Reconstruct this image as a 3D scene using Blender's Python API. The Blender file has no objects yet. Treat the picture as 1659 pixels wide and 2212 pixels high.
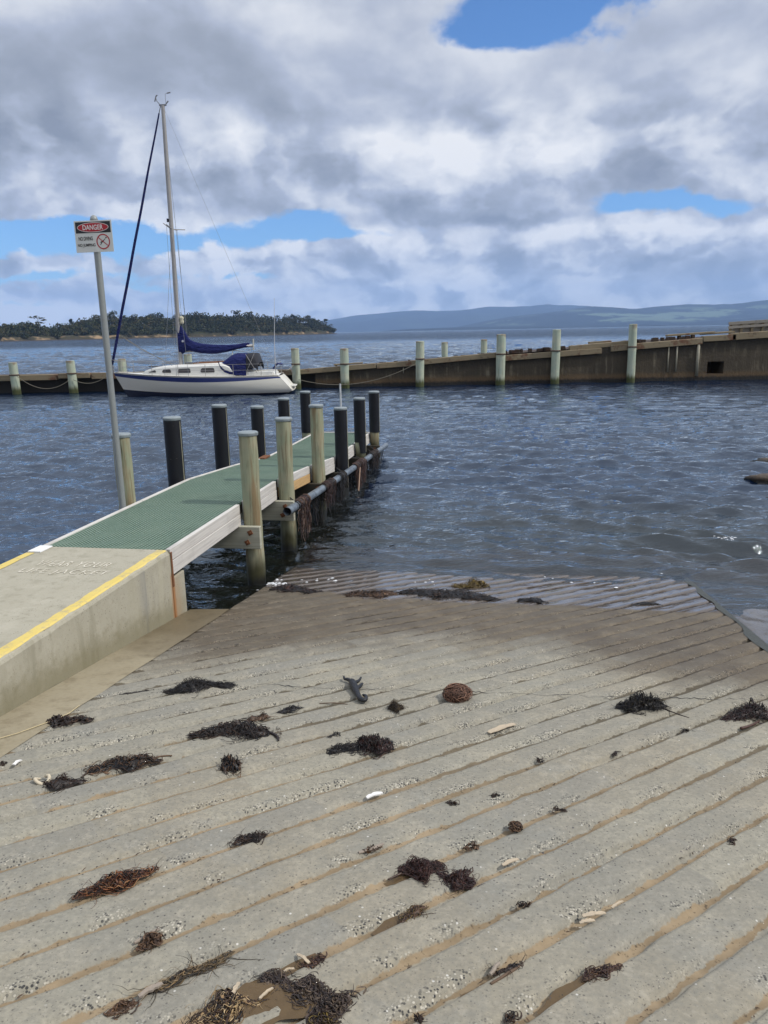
import bpy, bmesh, math, random
import numpy as np
from mathutils import Vector, Matrix, Euler

# ------------------------------------------------------------------ basics
S = bpy.context.scene
COL = S.collection
R = math.radians
rng = np.random.default_rng(7)
random.seed(7)

S.render.engine = 'CYCLES'
S.cycles.use_denoising = True
S.cycles.max_bounces = 8
S.cycles.diffuse_bounces = 2
S.cycles.glossy_bounces = 3
S.cycles.transmission_bounces = 2
S.cycles.transparent_max_bounces = 8
S.cycles.volume_bounces = 1
S.cycles.caustics_reflective = False
S.cycles.caustics_refractive = False
S.cycles.sample_clamp_indirect = 4
S.view_settings.view_transform = 'Standard'
S.view_settings.look = 'None'
S.view_settings.exposure = 0
S.view_settings.gamma = 1

# ------------------------------------------------------------------ camera (photo measured at 1659 x 2212)
PW, PH, PF = 1659.0, 2212.0, 1640.0
CAMZ = 3.0
PITCH, ROLL = R(13.4), R(1.1)
f_ = Vector((0, math.cos(PITCH), -math.sin(PITCH)))
u0_ = Vector((0, math.sin(PITCH), math.cos(PITCH)))
r_ = math.cos(ROLL) * Vector((1, 0, 0)) - math.sin(ROLL) * u0_
u_ = math.cos(ROLL) * u0_ + math.sin(ROLL) * Vector((1, 0, 0))
CP = Vector((0, 0, CAMZ))
cam = bpy.data.cameras.new('camera')
co = bpy.data.objects.new('camera', cam)
COL.objects.link(co)
M3 = Matrix((r_, u_, -f_)).transposed()
co.matrix_world = Matrix.Translation(CP) @ M3.to_4x4()
cam.sensor_fit = 'VERTICAL'
cam.sensor_height = 24.0
cam.lens = 24.0 * PF / PH
cam.clip_start = 0.05
cam.clip_end = 60000
S.camera = co

def ray(x, y):
    x, y = float(x), float(y)
    return f_ + (x - PW / 2) / PF * r_ - (y - PH / 2) / PF * u_
def at(x, y, z=0.0):            # where the sight line of a photo pixel meets the level z
    d = ray(x, y); return CP + d * float((z - CAMZ) / d.z)
def aty(x, y, Y):               # ... meets the upright plane at distance Y
    d = ray(x, y); return CP + d * float(Y / d.y)

# jetty frame: s along the jetty (away), n to its right
PSI = R(9.5)
DV = Vector((math.sin(PSI), math.cos(PSI), 0))
NV = Vector((math.cos(PSI), -math.sin(PSI), 0))
OV = Vector((-2.0, 6.8, 0))
def J(s, n, z=0.0):
    s, n, z = float(s), float(n), float(z)
    return OV + DV * s + NV * n + Vector((0, 0, z))
SL, Z0 = -0.127, 0.382          # ramp: height = Z0 + SL * s
WZ = 0.05                       # still water level
def rz(s): return Z0 + SL * s
def ramp_at(x, y, h=0.0):       # photo pixel -> point on the ramp
    d = ray(x, y)
    a = d.z - SL * d.dot(DV)
    b = Z0 + h + SL * (CP - OV).dot(DV) - CP.z
    return CP + d * (b / a)
def sn(p):
    q = p - OV
    return q.dot(DV), q.dot(NV)

# ------------------------------------------------------------------ numpy value noise
def _hash(ix, iy, seed):
    h = (ix.astype(np.int64) * 374761393 + iy.astype(np.int64) * 668265263 + seed * 1442695041) & 0xffffffff
    h = ((h ^ (h >> 13)) * 1274126177) & 0xffffffff
    return ((h ^ (h >> 16)) & 0xffff) / 65535.0
def vnoise(x, y, seed=0):
    x = np.asarray(x, float); y = np.asarray(y, float)
    ix = np.floor(x); iy = np.floor(y)
    fx = x - ix; fy = y - iy
    fx = fx * fx * (3 - 2 * fx); fy = fy * fy * (3 - 2 * fy)
    a = _hash(ix, iy, seed); b = _hash(ix + 1, iy, seed)
    c = _hash(ix, iy + 1, seed); d = _hash(ix + 1, iy + 1, seed)
    return (a * (1 - fx) + b * fx) * (1 - fy) + (c * (1 - fx) + d * fx) * fy
def fbm(x, y, seed=0, oct=4):
    t = 0; amp = .5
    for i in range(oct):
        t = t + amp * vnoise(x * 2 ** i, y * 2 ** i, seed + i * 17); amp *= .5
    return t

# ------------------------------------------------------------------ object helpers
def tag(o, label=None, cat=None, group=None, kind=None):
    if label: o['label'] = label
    if cat: o['category'] = cat
    if group: o['group'] = group
    if kind: o['kind'] = kind
    return o
def empty(name, loc, label=None, cat=None, group=None):
    o = bpy.data.objects.new(name, None)
    o.empty_display_size = .1
    o.location = loc
    COL.objects.link(o)
    return tag(o, label, cat, group)
def wloc(o):
    v = Vector(o.location)
    while o.parent: o = o.parent; v += Vector(o.location)
    return v

class MB:
    """collects shapes in world coordinates; build() links them as ONE mesh object"""
    def __init__(self):
        self.v = []; self.f = []; self.m = []; self.c = []
        self.col = None
    def add(self, vs, fs, mi=0):
        k = len(self.v)
        self.v.extend([tuple(p) for p in vs])
        self.f.extend([tuple(i + k for i in f) for f in fs])
        self.m.extend([mi] * len(fs))
        if self.col is not None: self.c.extend([self.col] * len(vs))
    def box(self, c, sx, sy, sz, ax=None, ay=None, az=None, mi=0, bev=0.0):
        ax = ax or Vector((1, 0, 0)); ay = ay or Vector((0, 1, 0)); az = az or Vector((0, 0, 1))
        c = Vector(c)
        if bev <= 0:
            vs = [c + ax * (sx / 2 * i) + ay * (sy / 2 * j) + az * (sz / 2 * k) for k in (-1, 1) for j in (-1, 1) for i in (-1, 1)]
            self.add(vs, [(0, 2, 3, 1), (4, 5, 7, 6), (0, 1, 5, 4), (2, 6, 7, 3), (0, 4, 6, 2), (1, 3, 7, 5)], mi)
        else:
            b = bev; vs = []; 
            bm = bmesh.new()
            bmesh.ops.create_cube(bm, size=1)
            for v in bm.verts: v.co = Vector((v.co.x * sx, v.co.y * sy, v.co.z * sz))
            bmesh.ops.bevel(bm, geom=list(bm.edges), offset=b, segments=2, affect='EDGES', profile=.5)
            bm.verts.index_update()
            vs = [c + ax * v.co.x + ay * v.co.y + az * v.co.z for v in bm.verts]
            self.add(vs, [tuple(v.index for v in f.verts) for f in bm.faces], mi)
            bm.free()
    def tube(self, path, rad, sides=8, caps=True, mi=0):
        path = [Vector(p) for p in path]
        n = len(path)
        if not hasattr(rad, '__len__'): rad = [rad] * n
        vs = []; up = Vector((0, 0, 1))
        prev = None
        for i, p in enumerate(path):
            t = (path[min(i + 1, n - 1)] - path[max(i - 1, 0)])
            if t.length < 1e-9: t = Vector((0, 0, 1))
            t.normalize()
            a = prev if prev is not None else (up if abs(t.z) < .95 else Vector((1, 0, 0)))
            x = a - t * a.dot(t)
            if x.length < 1e-6: x = t.orthogonal()
            x.normalize(); prev = x
            y = t.cross(x)
            for k in range(sides):
                an = 2 * math.pi * k / sides
                vs.append(p + (x * math.cos(an) + y * math.sin(an)) * rad[i])
        fs = []
        for i in range(n - 1):
            for k in range(sides):
                a = i * sides + k; b = i * sides + (k + 1) % sides
                fs.append((a, b, b + sides, a + sides))
        if caps:
            fs.append(tuple(range(sides - 1, -1, -1)))
            fs.append(tuple((n - 1) * sides + k for k in range(sides)))
        self.add(vs, fs, mi)
    def ribbon(self, path, w, side, mi=0):
        n = len(path); vs = []
        if not hasattr(w, '__len__'): w = [w] * n
        for i, p in enumerate(path):
            sd = side[i] if isinstance(side, list) else side
            vs += [p - sd * w[i] / 2, p + sd * w[i] / 2]
        self.add(vs, [(2 * i, 2 * i + 1, 2 * i + 3, 2 * i + 2) for i in range(n - 1)], mi)
    def lathe(self, c, prof, sides=20, mi=0, axis=None):
        """prof: list of (radius, height) about a vertical axis at c"""
        vs = []
        c = Vector(c)
        for (rr, h) in prof:
            for k in range(sides):
                a = 2 * math.pi * k / sides
                vs.append(c + Vector((rr * math.cos(a), rr * math.sin(a), h)))
        fs = []
        for i in range(len(prof) - 1):
            for k in range(sides):
                a = i * sides + k; b = i * sides + (k + 1) % sides
                fs.append((a, b, b + sides, a + sides))
        fs.append(tuple(range(sides - 1, -1, -1)))
        fs.append(tuple((len(prof) - 1) * sides + k for k in range(sides)))
        self.add(vs, fs, mi)
    def grid(self, P, mi=0, flip=False):
        """P: array rows x cols x 3"""
        r, c = len(P), len(P[0])
        vs = [p for row in P for p in row]
        fs = []
        for i in range(r - 1):
            for j in range(c - 1):
                a = i * c + j
                q = (a, a + 1, a + c + 1, a + c)
                fs.append(q[::-1] if flip else q)
        self.add(vs, fs, mi)
    def prism(self, outline, ext, mi=0):
        """outline: list of 3-D points in a plane, pushed along ext"""
        n = len(outline)
        a = [Vector(p) for p in outline]; b = [p + ext for p in a]
        fs = [tuple(range(n - 1, -1, -1)), tuple(range(n, 2 * n))]
        fs += [(i, (i + 1) % n, n + (i + 1) % n, n + i) for i in range(n)]
        self.add(a + b, fs, mi)
    def build(self, name, mat, parent=None, origin=None, smooth=False, label=None, cat=None, group=None, kind=None, fixn=False, angle=None):
        if origin is None: origin = wloc(parent) if parent else Vector((0, 0, 0))
        origin = Vector(origin)
        me = bpy.data.meshes.new(name)
        me.from_pydata([(p[0] - origin.x, p[1] - origin.y, p[2] - origin.z) for p in self.v], [], self.f)
        mats = mat if isinstance(mat, (list, tuple)) else [mat]
        for m in mats: me.materials.append(m)
        if len(mats) > 1: me.polygons.foreach_set('material_index', self.m)
        if self.c and len(self.c) == len(self.v):
            ca = me.color_attributes.new('Col', 'FLOAT_COLOR', 'POINT')
            ca.data.foreach_set('color', np.array([(c[0], c[1], c[2], 1.0) for c in self.c], dtype=np.float32).ravel())
        if fixn:
            bm = bmesh.new(); bm.from_mesh(me)
            bmesh.ops.recalc_face_normals(bm, faces=list(bm.faces)); bm.to_mesh(me); bm.free()
        if smooth:
            me.polygons.foreach_set('use_smooth', [True] * len(me.polygons))
            if angle: 
                try: me.set_sharp_from_angle(angle=R(angle))
                except Exception: pass
        me.update()
        o = bpy.data.objects.new(name, me)
        COL.objects.link(o)
        if parent:
            o.parent = parent
            o.location = origin - wloc(parent)
        else:
            o.location = origin
        return tag(o, label, cat, group, kind)

def np_mesh(name, V, F, mat, origin=(0, 0, 0), smooth=True, attrs=None, kind=None, label=None, cat=None):
    """big meshes straight from arrays; F is quads"""
    V = np.asarray(V, np.float32) - np.array(origin, np.float32)
    F = np.asarray(F, np.int32)
    me = bpy.data.meshes.new(name)
    me.vertices.add(len(V)); me.vertices.foreach_set('co', V.ravel())
    me.loops.add(F.size); me.loops.foreach_set('vertex_index', F.ravel())
    me.polygons.add(len(F))
    me.polygons.foreach_set('loop_start', np.arange(0, F.size, F.shape[1], dtype=np.int32))
    me.polygons.foreach_set('loop_total', np.full(len(F), F.shape[1], np.int32))
    if smooth: me.polygons.foreach_set('use_smooth', np.ones(len(F), bool))
    for k, a in (attrs or {}).items():
        if a.ndim == 1:
            at_ = me.attributes.new(k, 'FLOAT', 'POINT'); at_.data.foreach_set('value', a.astype(np.float32))
        else:
            at_ = me.color_attributes.new(k, 'FLOAT_COLOR', 'POINT'); at_.data.foreach_set('color', a.astype(np.float32).ravel())
    me.materials.append(mat)
    me.update(calc_edges=True); me.validate()
    o = bpy.data.objects.new(name, me); COL.objects.link(o); o.location = origin
    return tag(o, label, cat, None, kind)
def grid_faces(r, c):
    i, j = np.meshgrid(np.arange(r - 1), np.arange(c - 1), indexing='ij')
    a = (i * c + j).ravel()
    return np.stack([a, a + 1, a + c + 1, a + c], 1)

# ------------------------------------------------------------------ node helper
class NT:
    def __init__(self, tree):
        self.t = tree; self.n = tree.nodes; self.l = tree.links
    def new(self, typ, **kw):
        n = self.n.new(typ)
        for k, v in kw.items(): setattr(n, k, v)
        return n
    def put(self, sock, v):
        if hasattr(v, 'is_output') or isinstance(v, bpy.types.NodeSocket): self.l.new(v, sock)
        elif v is not None:
            try: sock.default_value = v
            except Exception:
                if hasattr(v, '__len__') and len(v) == 3: sock.default_value = (*v, 1)
                else: raise
    def math(self, op, a, b=None, c=None, clamp=False):
        n = self.new('ShaderNodeMath', operation=op, use_clamp=clamp)
        self.put(n.inputs[0], a)
        if b is not None: self.put(n.inputs[1], b)
        if c is not None: self.put(n.inputs[2], c)
        return n.outputs[0]
    def add(self, a, b): return self.math('ADD', a, b)
    def sub(self, a, b): return self.math('SUBTRACT', a, b)
    def mul(self, a, b): return self.math('MULTIPLY', a, b)
    def vmath(self, op, a, b=None):
        n = self.new('ShaderNodeVectorMath', operation=op)
        self.put(n.inputs[0], a)
        if b is not None: self.put(n.inputs['Scale'] if op == 'SCALE' else n.inputs[1], b)
        return n.outputs[0]
    def sep(self, v):
        n = self.new('ShaderNodeSeparateXYZ'); self.put(n.inputs[0], v); return n.outputs
    def comb(self, x, y, z=0.0):
        n = self.new('ShaderNodeCombineXYZ')
        self.put(n.inputs[0], x); self.put(n.inputs[1], y); self.put(n.inputs[2], z); return n.outputs[0]
    def coord(self, which='Object'): return self.new('ShaderNodeTexCoord').outputs[which]
    def pos(self): return self.new('ShaderNodeNewGeometry').outputs['Position']
    def mapping(self, v, scale=(1, 1, 1), rot=(0, 0, 0), loc=(0, 0, 0)):
        n = self.new('ShaderNodeMapping')
        self.put(n.inputs['Vector'], v); n.inputs['Scale'].default_value = scale
        n.inputs['Rotation'].default_value = rot; n.inputs['Location'].default_value = loc
        return n.outputs[0]
    def noise(self, v, scale=5, detail=4, rough=.5, dist=0.0, color=False):
        n = self.new('ShaderNodeTexNoise')
        self.put(n.inputs['Vector'], v); self.put(n.inputs['Scale'], scale)
        n.inputs['Detail'].default_value = detail; n.inputs['Roughness'].default_value = rough
        n.inputs['Distortion'].default_value = dist
        return n.outputs['Color' if color else 'Fac']
    def voro(self, v, scale=5, feature='F1', out='Distance', rnd=1.0):
        n = self.new('ShaderNodeTexVoronoi', feature=feature)
        self.put(n.inputs['Vector'], v); n.inputs['Scale'].default_value = scale
        n.inputs['Randomness'].default_value = rnd
        return n.outputs[out]
    def step(self, x, lo, hi):   # smoothstep
        n = self.new('ShaderNodeMapRange', interpolation_type='SMOOTHSTEP')
        self.put(n.inputs['Value'], x); self.put(n.inputs['From Min'], lo); self.put(n.inputs['From Max'], hi)
        n.inputs['To Min'].default_value = 0; n.inputs['To Max'].default_value = 1
        return n.outputs['Result']
    def maprange(self, x, a, b, c, d):
        n = self.new('ShaderNodeMapRange')
        self.put(n.inputs['Value'], x)
        for i, v in zip(('From Min', 'From Max', 'To Min', 'To Max'), (a, b, c, d)): self.put(n.inputs[i], v)
        return n.outputs['Result']
    def mix(self, f, a, b, mode='MIX'):
        n = self.new('ShaderNodeMix', data_type='RGBA', blend_type=mode)
        self.put(n.inputs[0], f)
        for s, v in ((n.inputs[6], a), (n.inputs[7], b)):
            if isinstance(v, (tuple, list)): s.default_value = (v[0], v[1], v[2], 1)
            else: self.put(s, v)
        return n.outputs[2]
    def ramp(self, f, stops):
        n = self.new('ShaderNodeValToRGB')
        self.put(n.inputs[0], f)
        e = n.color_ramp.elements
        while len(e) > 1: e.remove(e[-1])
        for i, (p, c) in enumerate(stops):
            el = e[0] if i == 0 else e.new(p)
            el.position = p; el.color = (c[0], c[1], c[2], 1)
        return n.outputs[0]
    def bump(self, h, strength=.3, dist=.01, normal=None):
        n = self.new('ShaderNodeBump')
        self.put(n.inputs['Height'], h); self.put(n.inputs['Strength'], strength); n.inputs['Distance'].default_value = dist
        if normal is not None: self.put(n.inputs['Normal'], normal)
        return n.outputs[0]
    def attr(self, name, out='Fac'):
        n = self.new('ShaderNodeAttribute'); n.attribute_name = name; return n.outputs[out]

def material(name):
    m = bpy.data.materials.new(name); m.use_nodes = True
    t = NT(m.node_tree)
    t.n.clear()
    out = t.new('ShaderNodeOutputMaterial')
    return m, t, out
def pbr(name, fn=None, color=(.5, .5, .5), rough=.6, metal=0.0, spec=.5):
    """fn(t) may return dict(color, rough, normal, metal, coat, coat_rough)"""
    m, t, out = material(name)
    p = t.new('ShaderNodeBsdfPrincipled')
    d = dict(color=color, rough=rough, metal=metal)
    if fn: d.update(fn(t))
    c = d['color']
    if isinstance(c, (tuple, list)): p.inputs['Base Color'].default_value = (c[0], c[1], c[2], 1)
    else: t.put(p.inputs['Base Color'], c)
    t.put(p.inputs['Roughness'], d['rough']); t.put(p.inputs['Metallic'], d['metal'])
    p.inputs['Specular IOR Level'].default_value = d.get('spec', spec)
    if 'normal' in d: t.put(p.inputs['Normal'], d['normal'])
    if 'coat' in d: t.put(p.inputs['Coat Weight'], d['coat'])
    if 'coat_ior' in d: t.put(p.inputs['Coat IOR'], d['coat_ior'])
    if 'coat_rough' in d: t.put(p.inputs['Coat Roughness'], d['coat_rough'])
    if 'coat_normal' in d: t.put(p.inputs['Coat Normal'], d['coat_normal'])
    t.l.new(p.outputs[0], out.inputs[0])
    return m
def worn(name, base, var=.25, scale=6, rough=.6, dark=(.03, .028, .022), dirt=.3, stretch=(1, 1, 1), metal=0.0, bump=.15, bscale=40):
    """a painted or bare surface with blotches, dirt and fine grain"""
    def fn(t):
        v = t.mapping(t.pos(), scale=stretch)
        n1 = t.noise(v, scale, 5, .6); n2 = t.noise(v, scale * 4.3, 5, .65)
        c = t.mix(t.maprange(n2, .3, .7, 0, var), base, tuple(x * .55 for x in base))
        c = t.mix(t.mul(t.step(n1, .52, .72), dirt), c, dark)
        return dict(color=c, rough=t.maprange(n2, 0, 1, rough * .85, min(1, rough * 1.15)), metal=metal,
                    normal=t.bump(t.noise(v, bscale, 4, .6), bump, .004))
    return pbr(name, fn)
# ================================================================== SKY, SUN, AIR
SUN_AZ, SUN_EL = R(103), R(47)         # clockwise from straight ahead; height
sunv = Vector((math.sin(SUN_AZ) * math.cos(SUN_EL), math.cos(SUN_AZ) * math.cos(SUN_EL), math.sin(SUN_EL)))

w = bpy.data.worlds.new("World"); S.world = w; w.use_nodes = True
t = NT(w.node_tree); t.n.clear()
d = t.coord('Generated')
x, y, z = t.sep(d)
az = t.math('ARCTAN2', x, y)
el = t.math('ARCSINE', z)
# billow the coordinates a little so that nothing placed below keeps a smooth rim
wn = t.noise(t.comb(t.mul(az, 8), t.mul(el, 12), 3.1), 1.0, 7, .58, color=True)
wx, wy, _ = t.sep(wn)
az2 = t.add(az, t.mul(t.sub(wx, .5), .15))
el2 = t.add(el, t.mul(t.sub(wy, .5), .075))
ae = t.comb(az2, el2, 0)
def total(items):                     # soft round patches placed by bearing and height
    o = None
    for a0, e0, sa, se, k in items:
        m_ = t.new('ShaderNodeVectorMath', operation='MULTIPLY_ADD'); t.put(m_.inputs[0], ae)
        m_.inputs[1].default_value = (1 / sa, 1 / se, 0); m_.inputs[2].default_value = (-a0 / sa, -e0 / se, 0)
        dt = t.new('ShaderNodeVectorMath', operation='DOT_PRODUCT'); t.put(dt.inputs[0], m_.outputs[0]); t.put(dt.inputs[1], m_.outputs[0])
        o = t.math('MULTIPLY_ADD', t.math('POWER', .36788, dt.outputs['Value']), k, 0.0 if o is None else o)
    return o
def cl(da, de, sc, det, rough=.56, seed=0.0):
    return t.noise(t.comb(t.add(az, da), t.mul(t.add(el, de), 1.6), seed), sc, det, rough, dist=.15)
def puff(da, de, sc, seed=0.0):       # cauliflower heads
    n = t.new('ShaderNodeTexVoronoi', feature='SMOOTH_F1', voronoi_dimensions='2D')
    wv = t.vmath('ADD', t.comb(t.add(az, da), t.mul(t.add(el, de), 1.5), seed), t.vmath('SCALE', t.vmath('SUBTRACT', wn2, (.5, .5, .5)), .10))
    t.put(n.inputs['Vector'], wv); n.inputs['Scale'].default_value = sc; n.inputs['Detail'].default_value = 2.5; n.inputs['Roughness'].default_value = .52
    n.inputs['Smoothness'].default_value = .35; n.normalize = True
    return t.sub(1, n.outputs['Distance'])
wn2 = t.noise(t.comb(t.mul(az, 14), t.mul(el, 20), 8.4), 1.0, 5, .55, color=True)
big = cl(0, 0, 4.6, 8, .50, 2.3); big_up = cl(.030, .022, 4.6, 8, .50, 2.3)
pf = puff(0, 0, 15.0, 1.7); pf_up = puff(.010, .010, 15.0, 1.7)
pf2 = puff(0, 0, 8.0, 5.2); pf2_up = puff(.018, .016, 8.0, 5.2)
low = t.step(el, .135, .095)           # small puffs towards the horizon
n = t.add(t.mul(big, t.sub(.92, t.mul(low, .42))), t.add(t.mul(t.sub(pf, .40), t.add(.25, t.mul(low, .46))), t.mul(t.sub(pf2, .40), .20)))
holes = total([
    (.20, .345, .10, .030, -.62), (.105, .325, .045, .016, -.20), (.30, .36, .08, .02, -.4), (-.005, .262, .034, .011, -.36), (-.085, .318, .04, .02, -.24),
    (-.30, .118, .13, .015, -.52), (-.42, .104, .12, .018, -.42), (-.10, .130, .07, .015, -.44), (-.03, .112, .06, .008, -.28),
    (.30, .138, .05, .015, -.40), (.385, .140, .06, .016, -.40), (.44, .225, .05, .018, -.20), (.40, .30, .04, .025, -.10),
    (-.39, .066, .06, .007, -.32), (-.30, .052, .05, .006, -.22), (-.19, .064, .08, .006, -.24), (-.42, .04, .06, .006, -.2),
    (.12, .185, .14, .05, .30), (.30, .088, .22, .022, .30), (-.12, .088, .09, .014, .24), (-.30, .27, .30, .085, .40), (.10, .25, .3, .045, .26), (.38, .26, .15, .06, .2), (-.22, .155, .10, .02, .12), (.1, .04, .5, .02, .14)])
fld = t.add(t.add(n, holes), .11)
cov = t.step(fld, .37, t.sub(.60, t.mul(low, .06)))
# light on the heads, grey undersides: thickness seen against the same field a little towards the sun
puffs = t.add(t.step(el, .30, .20), t.mul(low, .2))
relief = t.add(t.mul(t.sub(big, big_up), 2.0), t.add(t.mul(t.sub(pf, pf_up), t.add(.30, t.mul(low, .75))), t.mul(t.sub(pf2, pf2_up), t.mul(puffs, 1.25))))
bright = total([
    (-.30, .285, .16, .045, -.30), (-.42, .23, .08, .03, -.14), (-.24, .355, .10, .025, .08), (-.42, .345, .08, .03, .20), (-.30, .190, .16, .025, -.10), (-.185, .225, .055, .030, .22), (-.23, .27, .03, .03, .18), (-.10, .345, .07, .02, .18), (-.16, .165, .1, .016, -.08),
    (.13, .200, .10, .026, .56), (.03, .212, .05, .022, .20), (.07, .168, .05, .014, .14), (.20, .185, .04, .02, .2), (.13, .131, .15, .011, -.42), (.05, .15, .06, .012, -.10), (-.05, .255, .08, .05, -.04), (.10, .30, .06, .02, .14),
    (.33, .110, .20, .009, .40), (.11, .096, .06, .008, .28), (-.14, .100, .075, .009, .40), (-.26, .092, .03, .012, .30), (.31, .070, .25, .015, -.26), (-.05, .064, .15, .010, -.10), (.08, .074, .05, .007, .22), (-.17, .078, .05, .006, .18),
    (.35, .27, .16, .05, .10), (.40, .185, .12, .04, .10), (-.37, .03, .12, .014, .16), (.2, .028, .4, .012, .16)])
edge = t.mul(t.step(fld, .80, .42), .16)            # thin rims let the light through
shade = t.math('ADD', t.add(t.add(.50, edge), t.mul(relief, t.add(.62, t.mul(t.step(el, .30, .20), .70)))), t.mul(bright, 1.0), clamp=True)
cc = t.ramp(shade, [(0.0, (.255, .28, .335)), (.25, (.345, .375, .435)), (.46, (.455, .495, .59)), (.70, (.69, .715, .765)), (.93, (.86, .868, .885)), (1.0, (.92, .92, .92))])
# the lowest banks take a bluer tone in the distance
cc = t.mix(t.mul(t.step(el, .115, .03), .55), cc, t.ramp(shade, [(0, (.34, .41, .52)), (.42, (.52, .59, .70)), (.66, (.80, .84, .89)), (1, (.90, .93, .97))]))
# cloud overhead, out of view, brightened to lift the water and ambient light
cc = t.mix(1.0, cc, t.mix(t.step(el, .36, .75), (1.04, 1.04, 1.04), (1.8, 1.77, 1.72)), 'MULTIPLY')
sky = t.new('ShaderNodeTexSky', sky_type='NISHITA')
sky.sun_disc = False; sky.sun_elevation = SUN_EL; sky.sun_rotation = SUN_AZ
sky.altitude = 0; sky.air_density = 1.0; sky.dust_density = .1; sky.ozone_density = 4.0
bg1 = t.new('ShaderNodeBackground'); t.put(bg1.inputs[0], t.mix(1.0, sky.outputs[0], (.55, .84, 1.14), 'MULTIPLY')); bg1.inputs[1].default_value = .125
bg2 = t.new('ShaderNodeBackground'); t.put(bg2.inputs[0], cc); bg2.inputs[1].default_value = 1.0
mx = t.new('ShaderNodeMixShader'); t.put(mx.inputs[0], cov)
t.l.new(bg1.outputs[0], mx.inputs[1]); t.l.new(bg2.outputs[0], mx.inputs[2])
wo = t.new('ShaderNodeOutputWorld'); t.l.new(mx.outputs[0], wo.inputs[0])
w.cycles.sampling_method = 'MANUAL'; w.cycles.sample_map_resolution = 512

sun = bpy.data.lights.new('sun', 'SUN'); sun.energy = 2.9; sun.angle = R(2.5); sun.color = (1.0, .955, .89)
so = bpy.data.objects.new('sun', sun); COL.objects.link(so)
so.rotation_euler = (-sunv).to_track_quat('-Z', 'Y').to_euler()
so.location = (20, 0, 30)

# air: one closed box of pale, even haze
m, t, out = material('sea_air')
pv = t.new('ShaderNodeVolumePrincipled')
pv.inputs['Color'].default_value = (.42, .63, 1.0, 1)
pv.inputs['Density'].default_value = 6.5e-5
pv.inputs['Anisotropy'].default_value = 0.0
t.l.new(pv.outputs[0], out.inputs['Volume'])
hz = MB(); hz.box((0, 9000, 498), 36000, 20400, 1005)
hz.build('haze', m, kind='stuff')

# ================================================================== SEABED, LAND BEHIND, RAMP
bed_m = worn('wet_bed', (.055, .045, .03), .4, 1.5, .8)
b = MB(); b.grid([[(-17000, -900, -4.0), (17000, -900, -4.0)], [(-17000, 18800, -4.0), (17000, 18800, -4.0)]])
b.build('seabed', bed_m, kind='structure')
b = MB()
b.grid([[J(-.2, -30, -1.6), J(-.2, .38, -.40), J(-.2, 16, -.9)], [J(.6, -30, -1.6), J(.6, .38, -.42), J(.6, 16, -.9)], [J(3, -30, -1.9), J(3, .38, -.6), J(3, 16, -1.0)], [J(14, -30, -3), J(14, .4, -2), J(14, 16, -2)]])
b.build('shallow_bed', bed_m, kind='structure')
b = MB(); b.grid([[J(-60, -40, 1.78), J(-60, 40, 1.78)], [J(-11.2, -40, 1.78), J(-11.2, 40, 1.78)]])
b.grid([[J(-11.2, -40, 1.78), J(-11.2, 40, 1.78)], [J(-11.15, -40, -4), J(-11.15, 40, -4)]])
b.build('ground', worn('car_park_gravel', (.25, .23, .2), .3, 3, .9), kind='structure')

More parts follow.
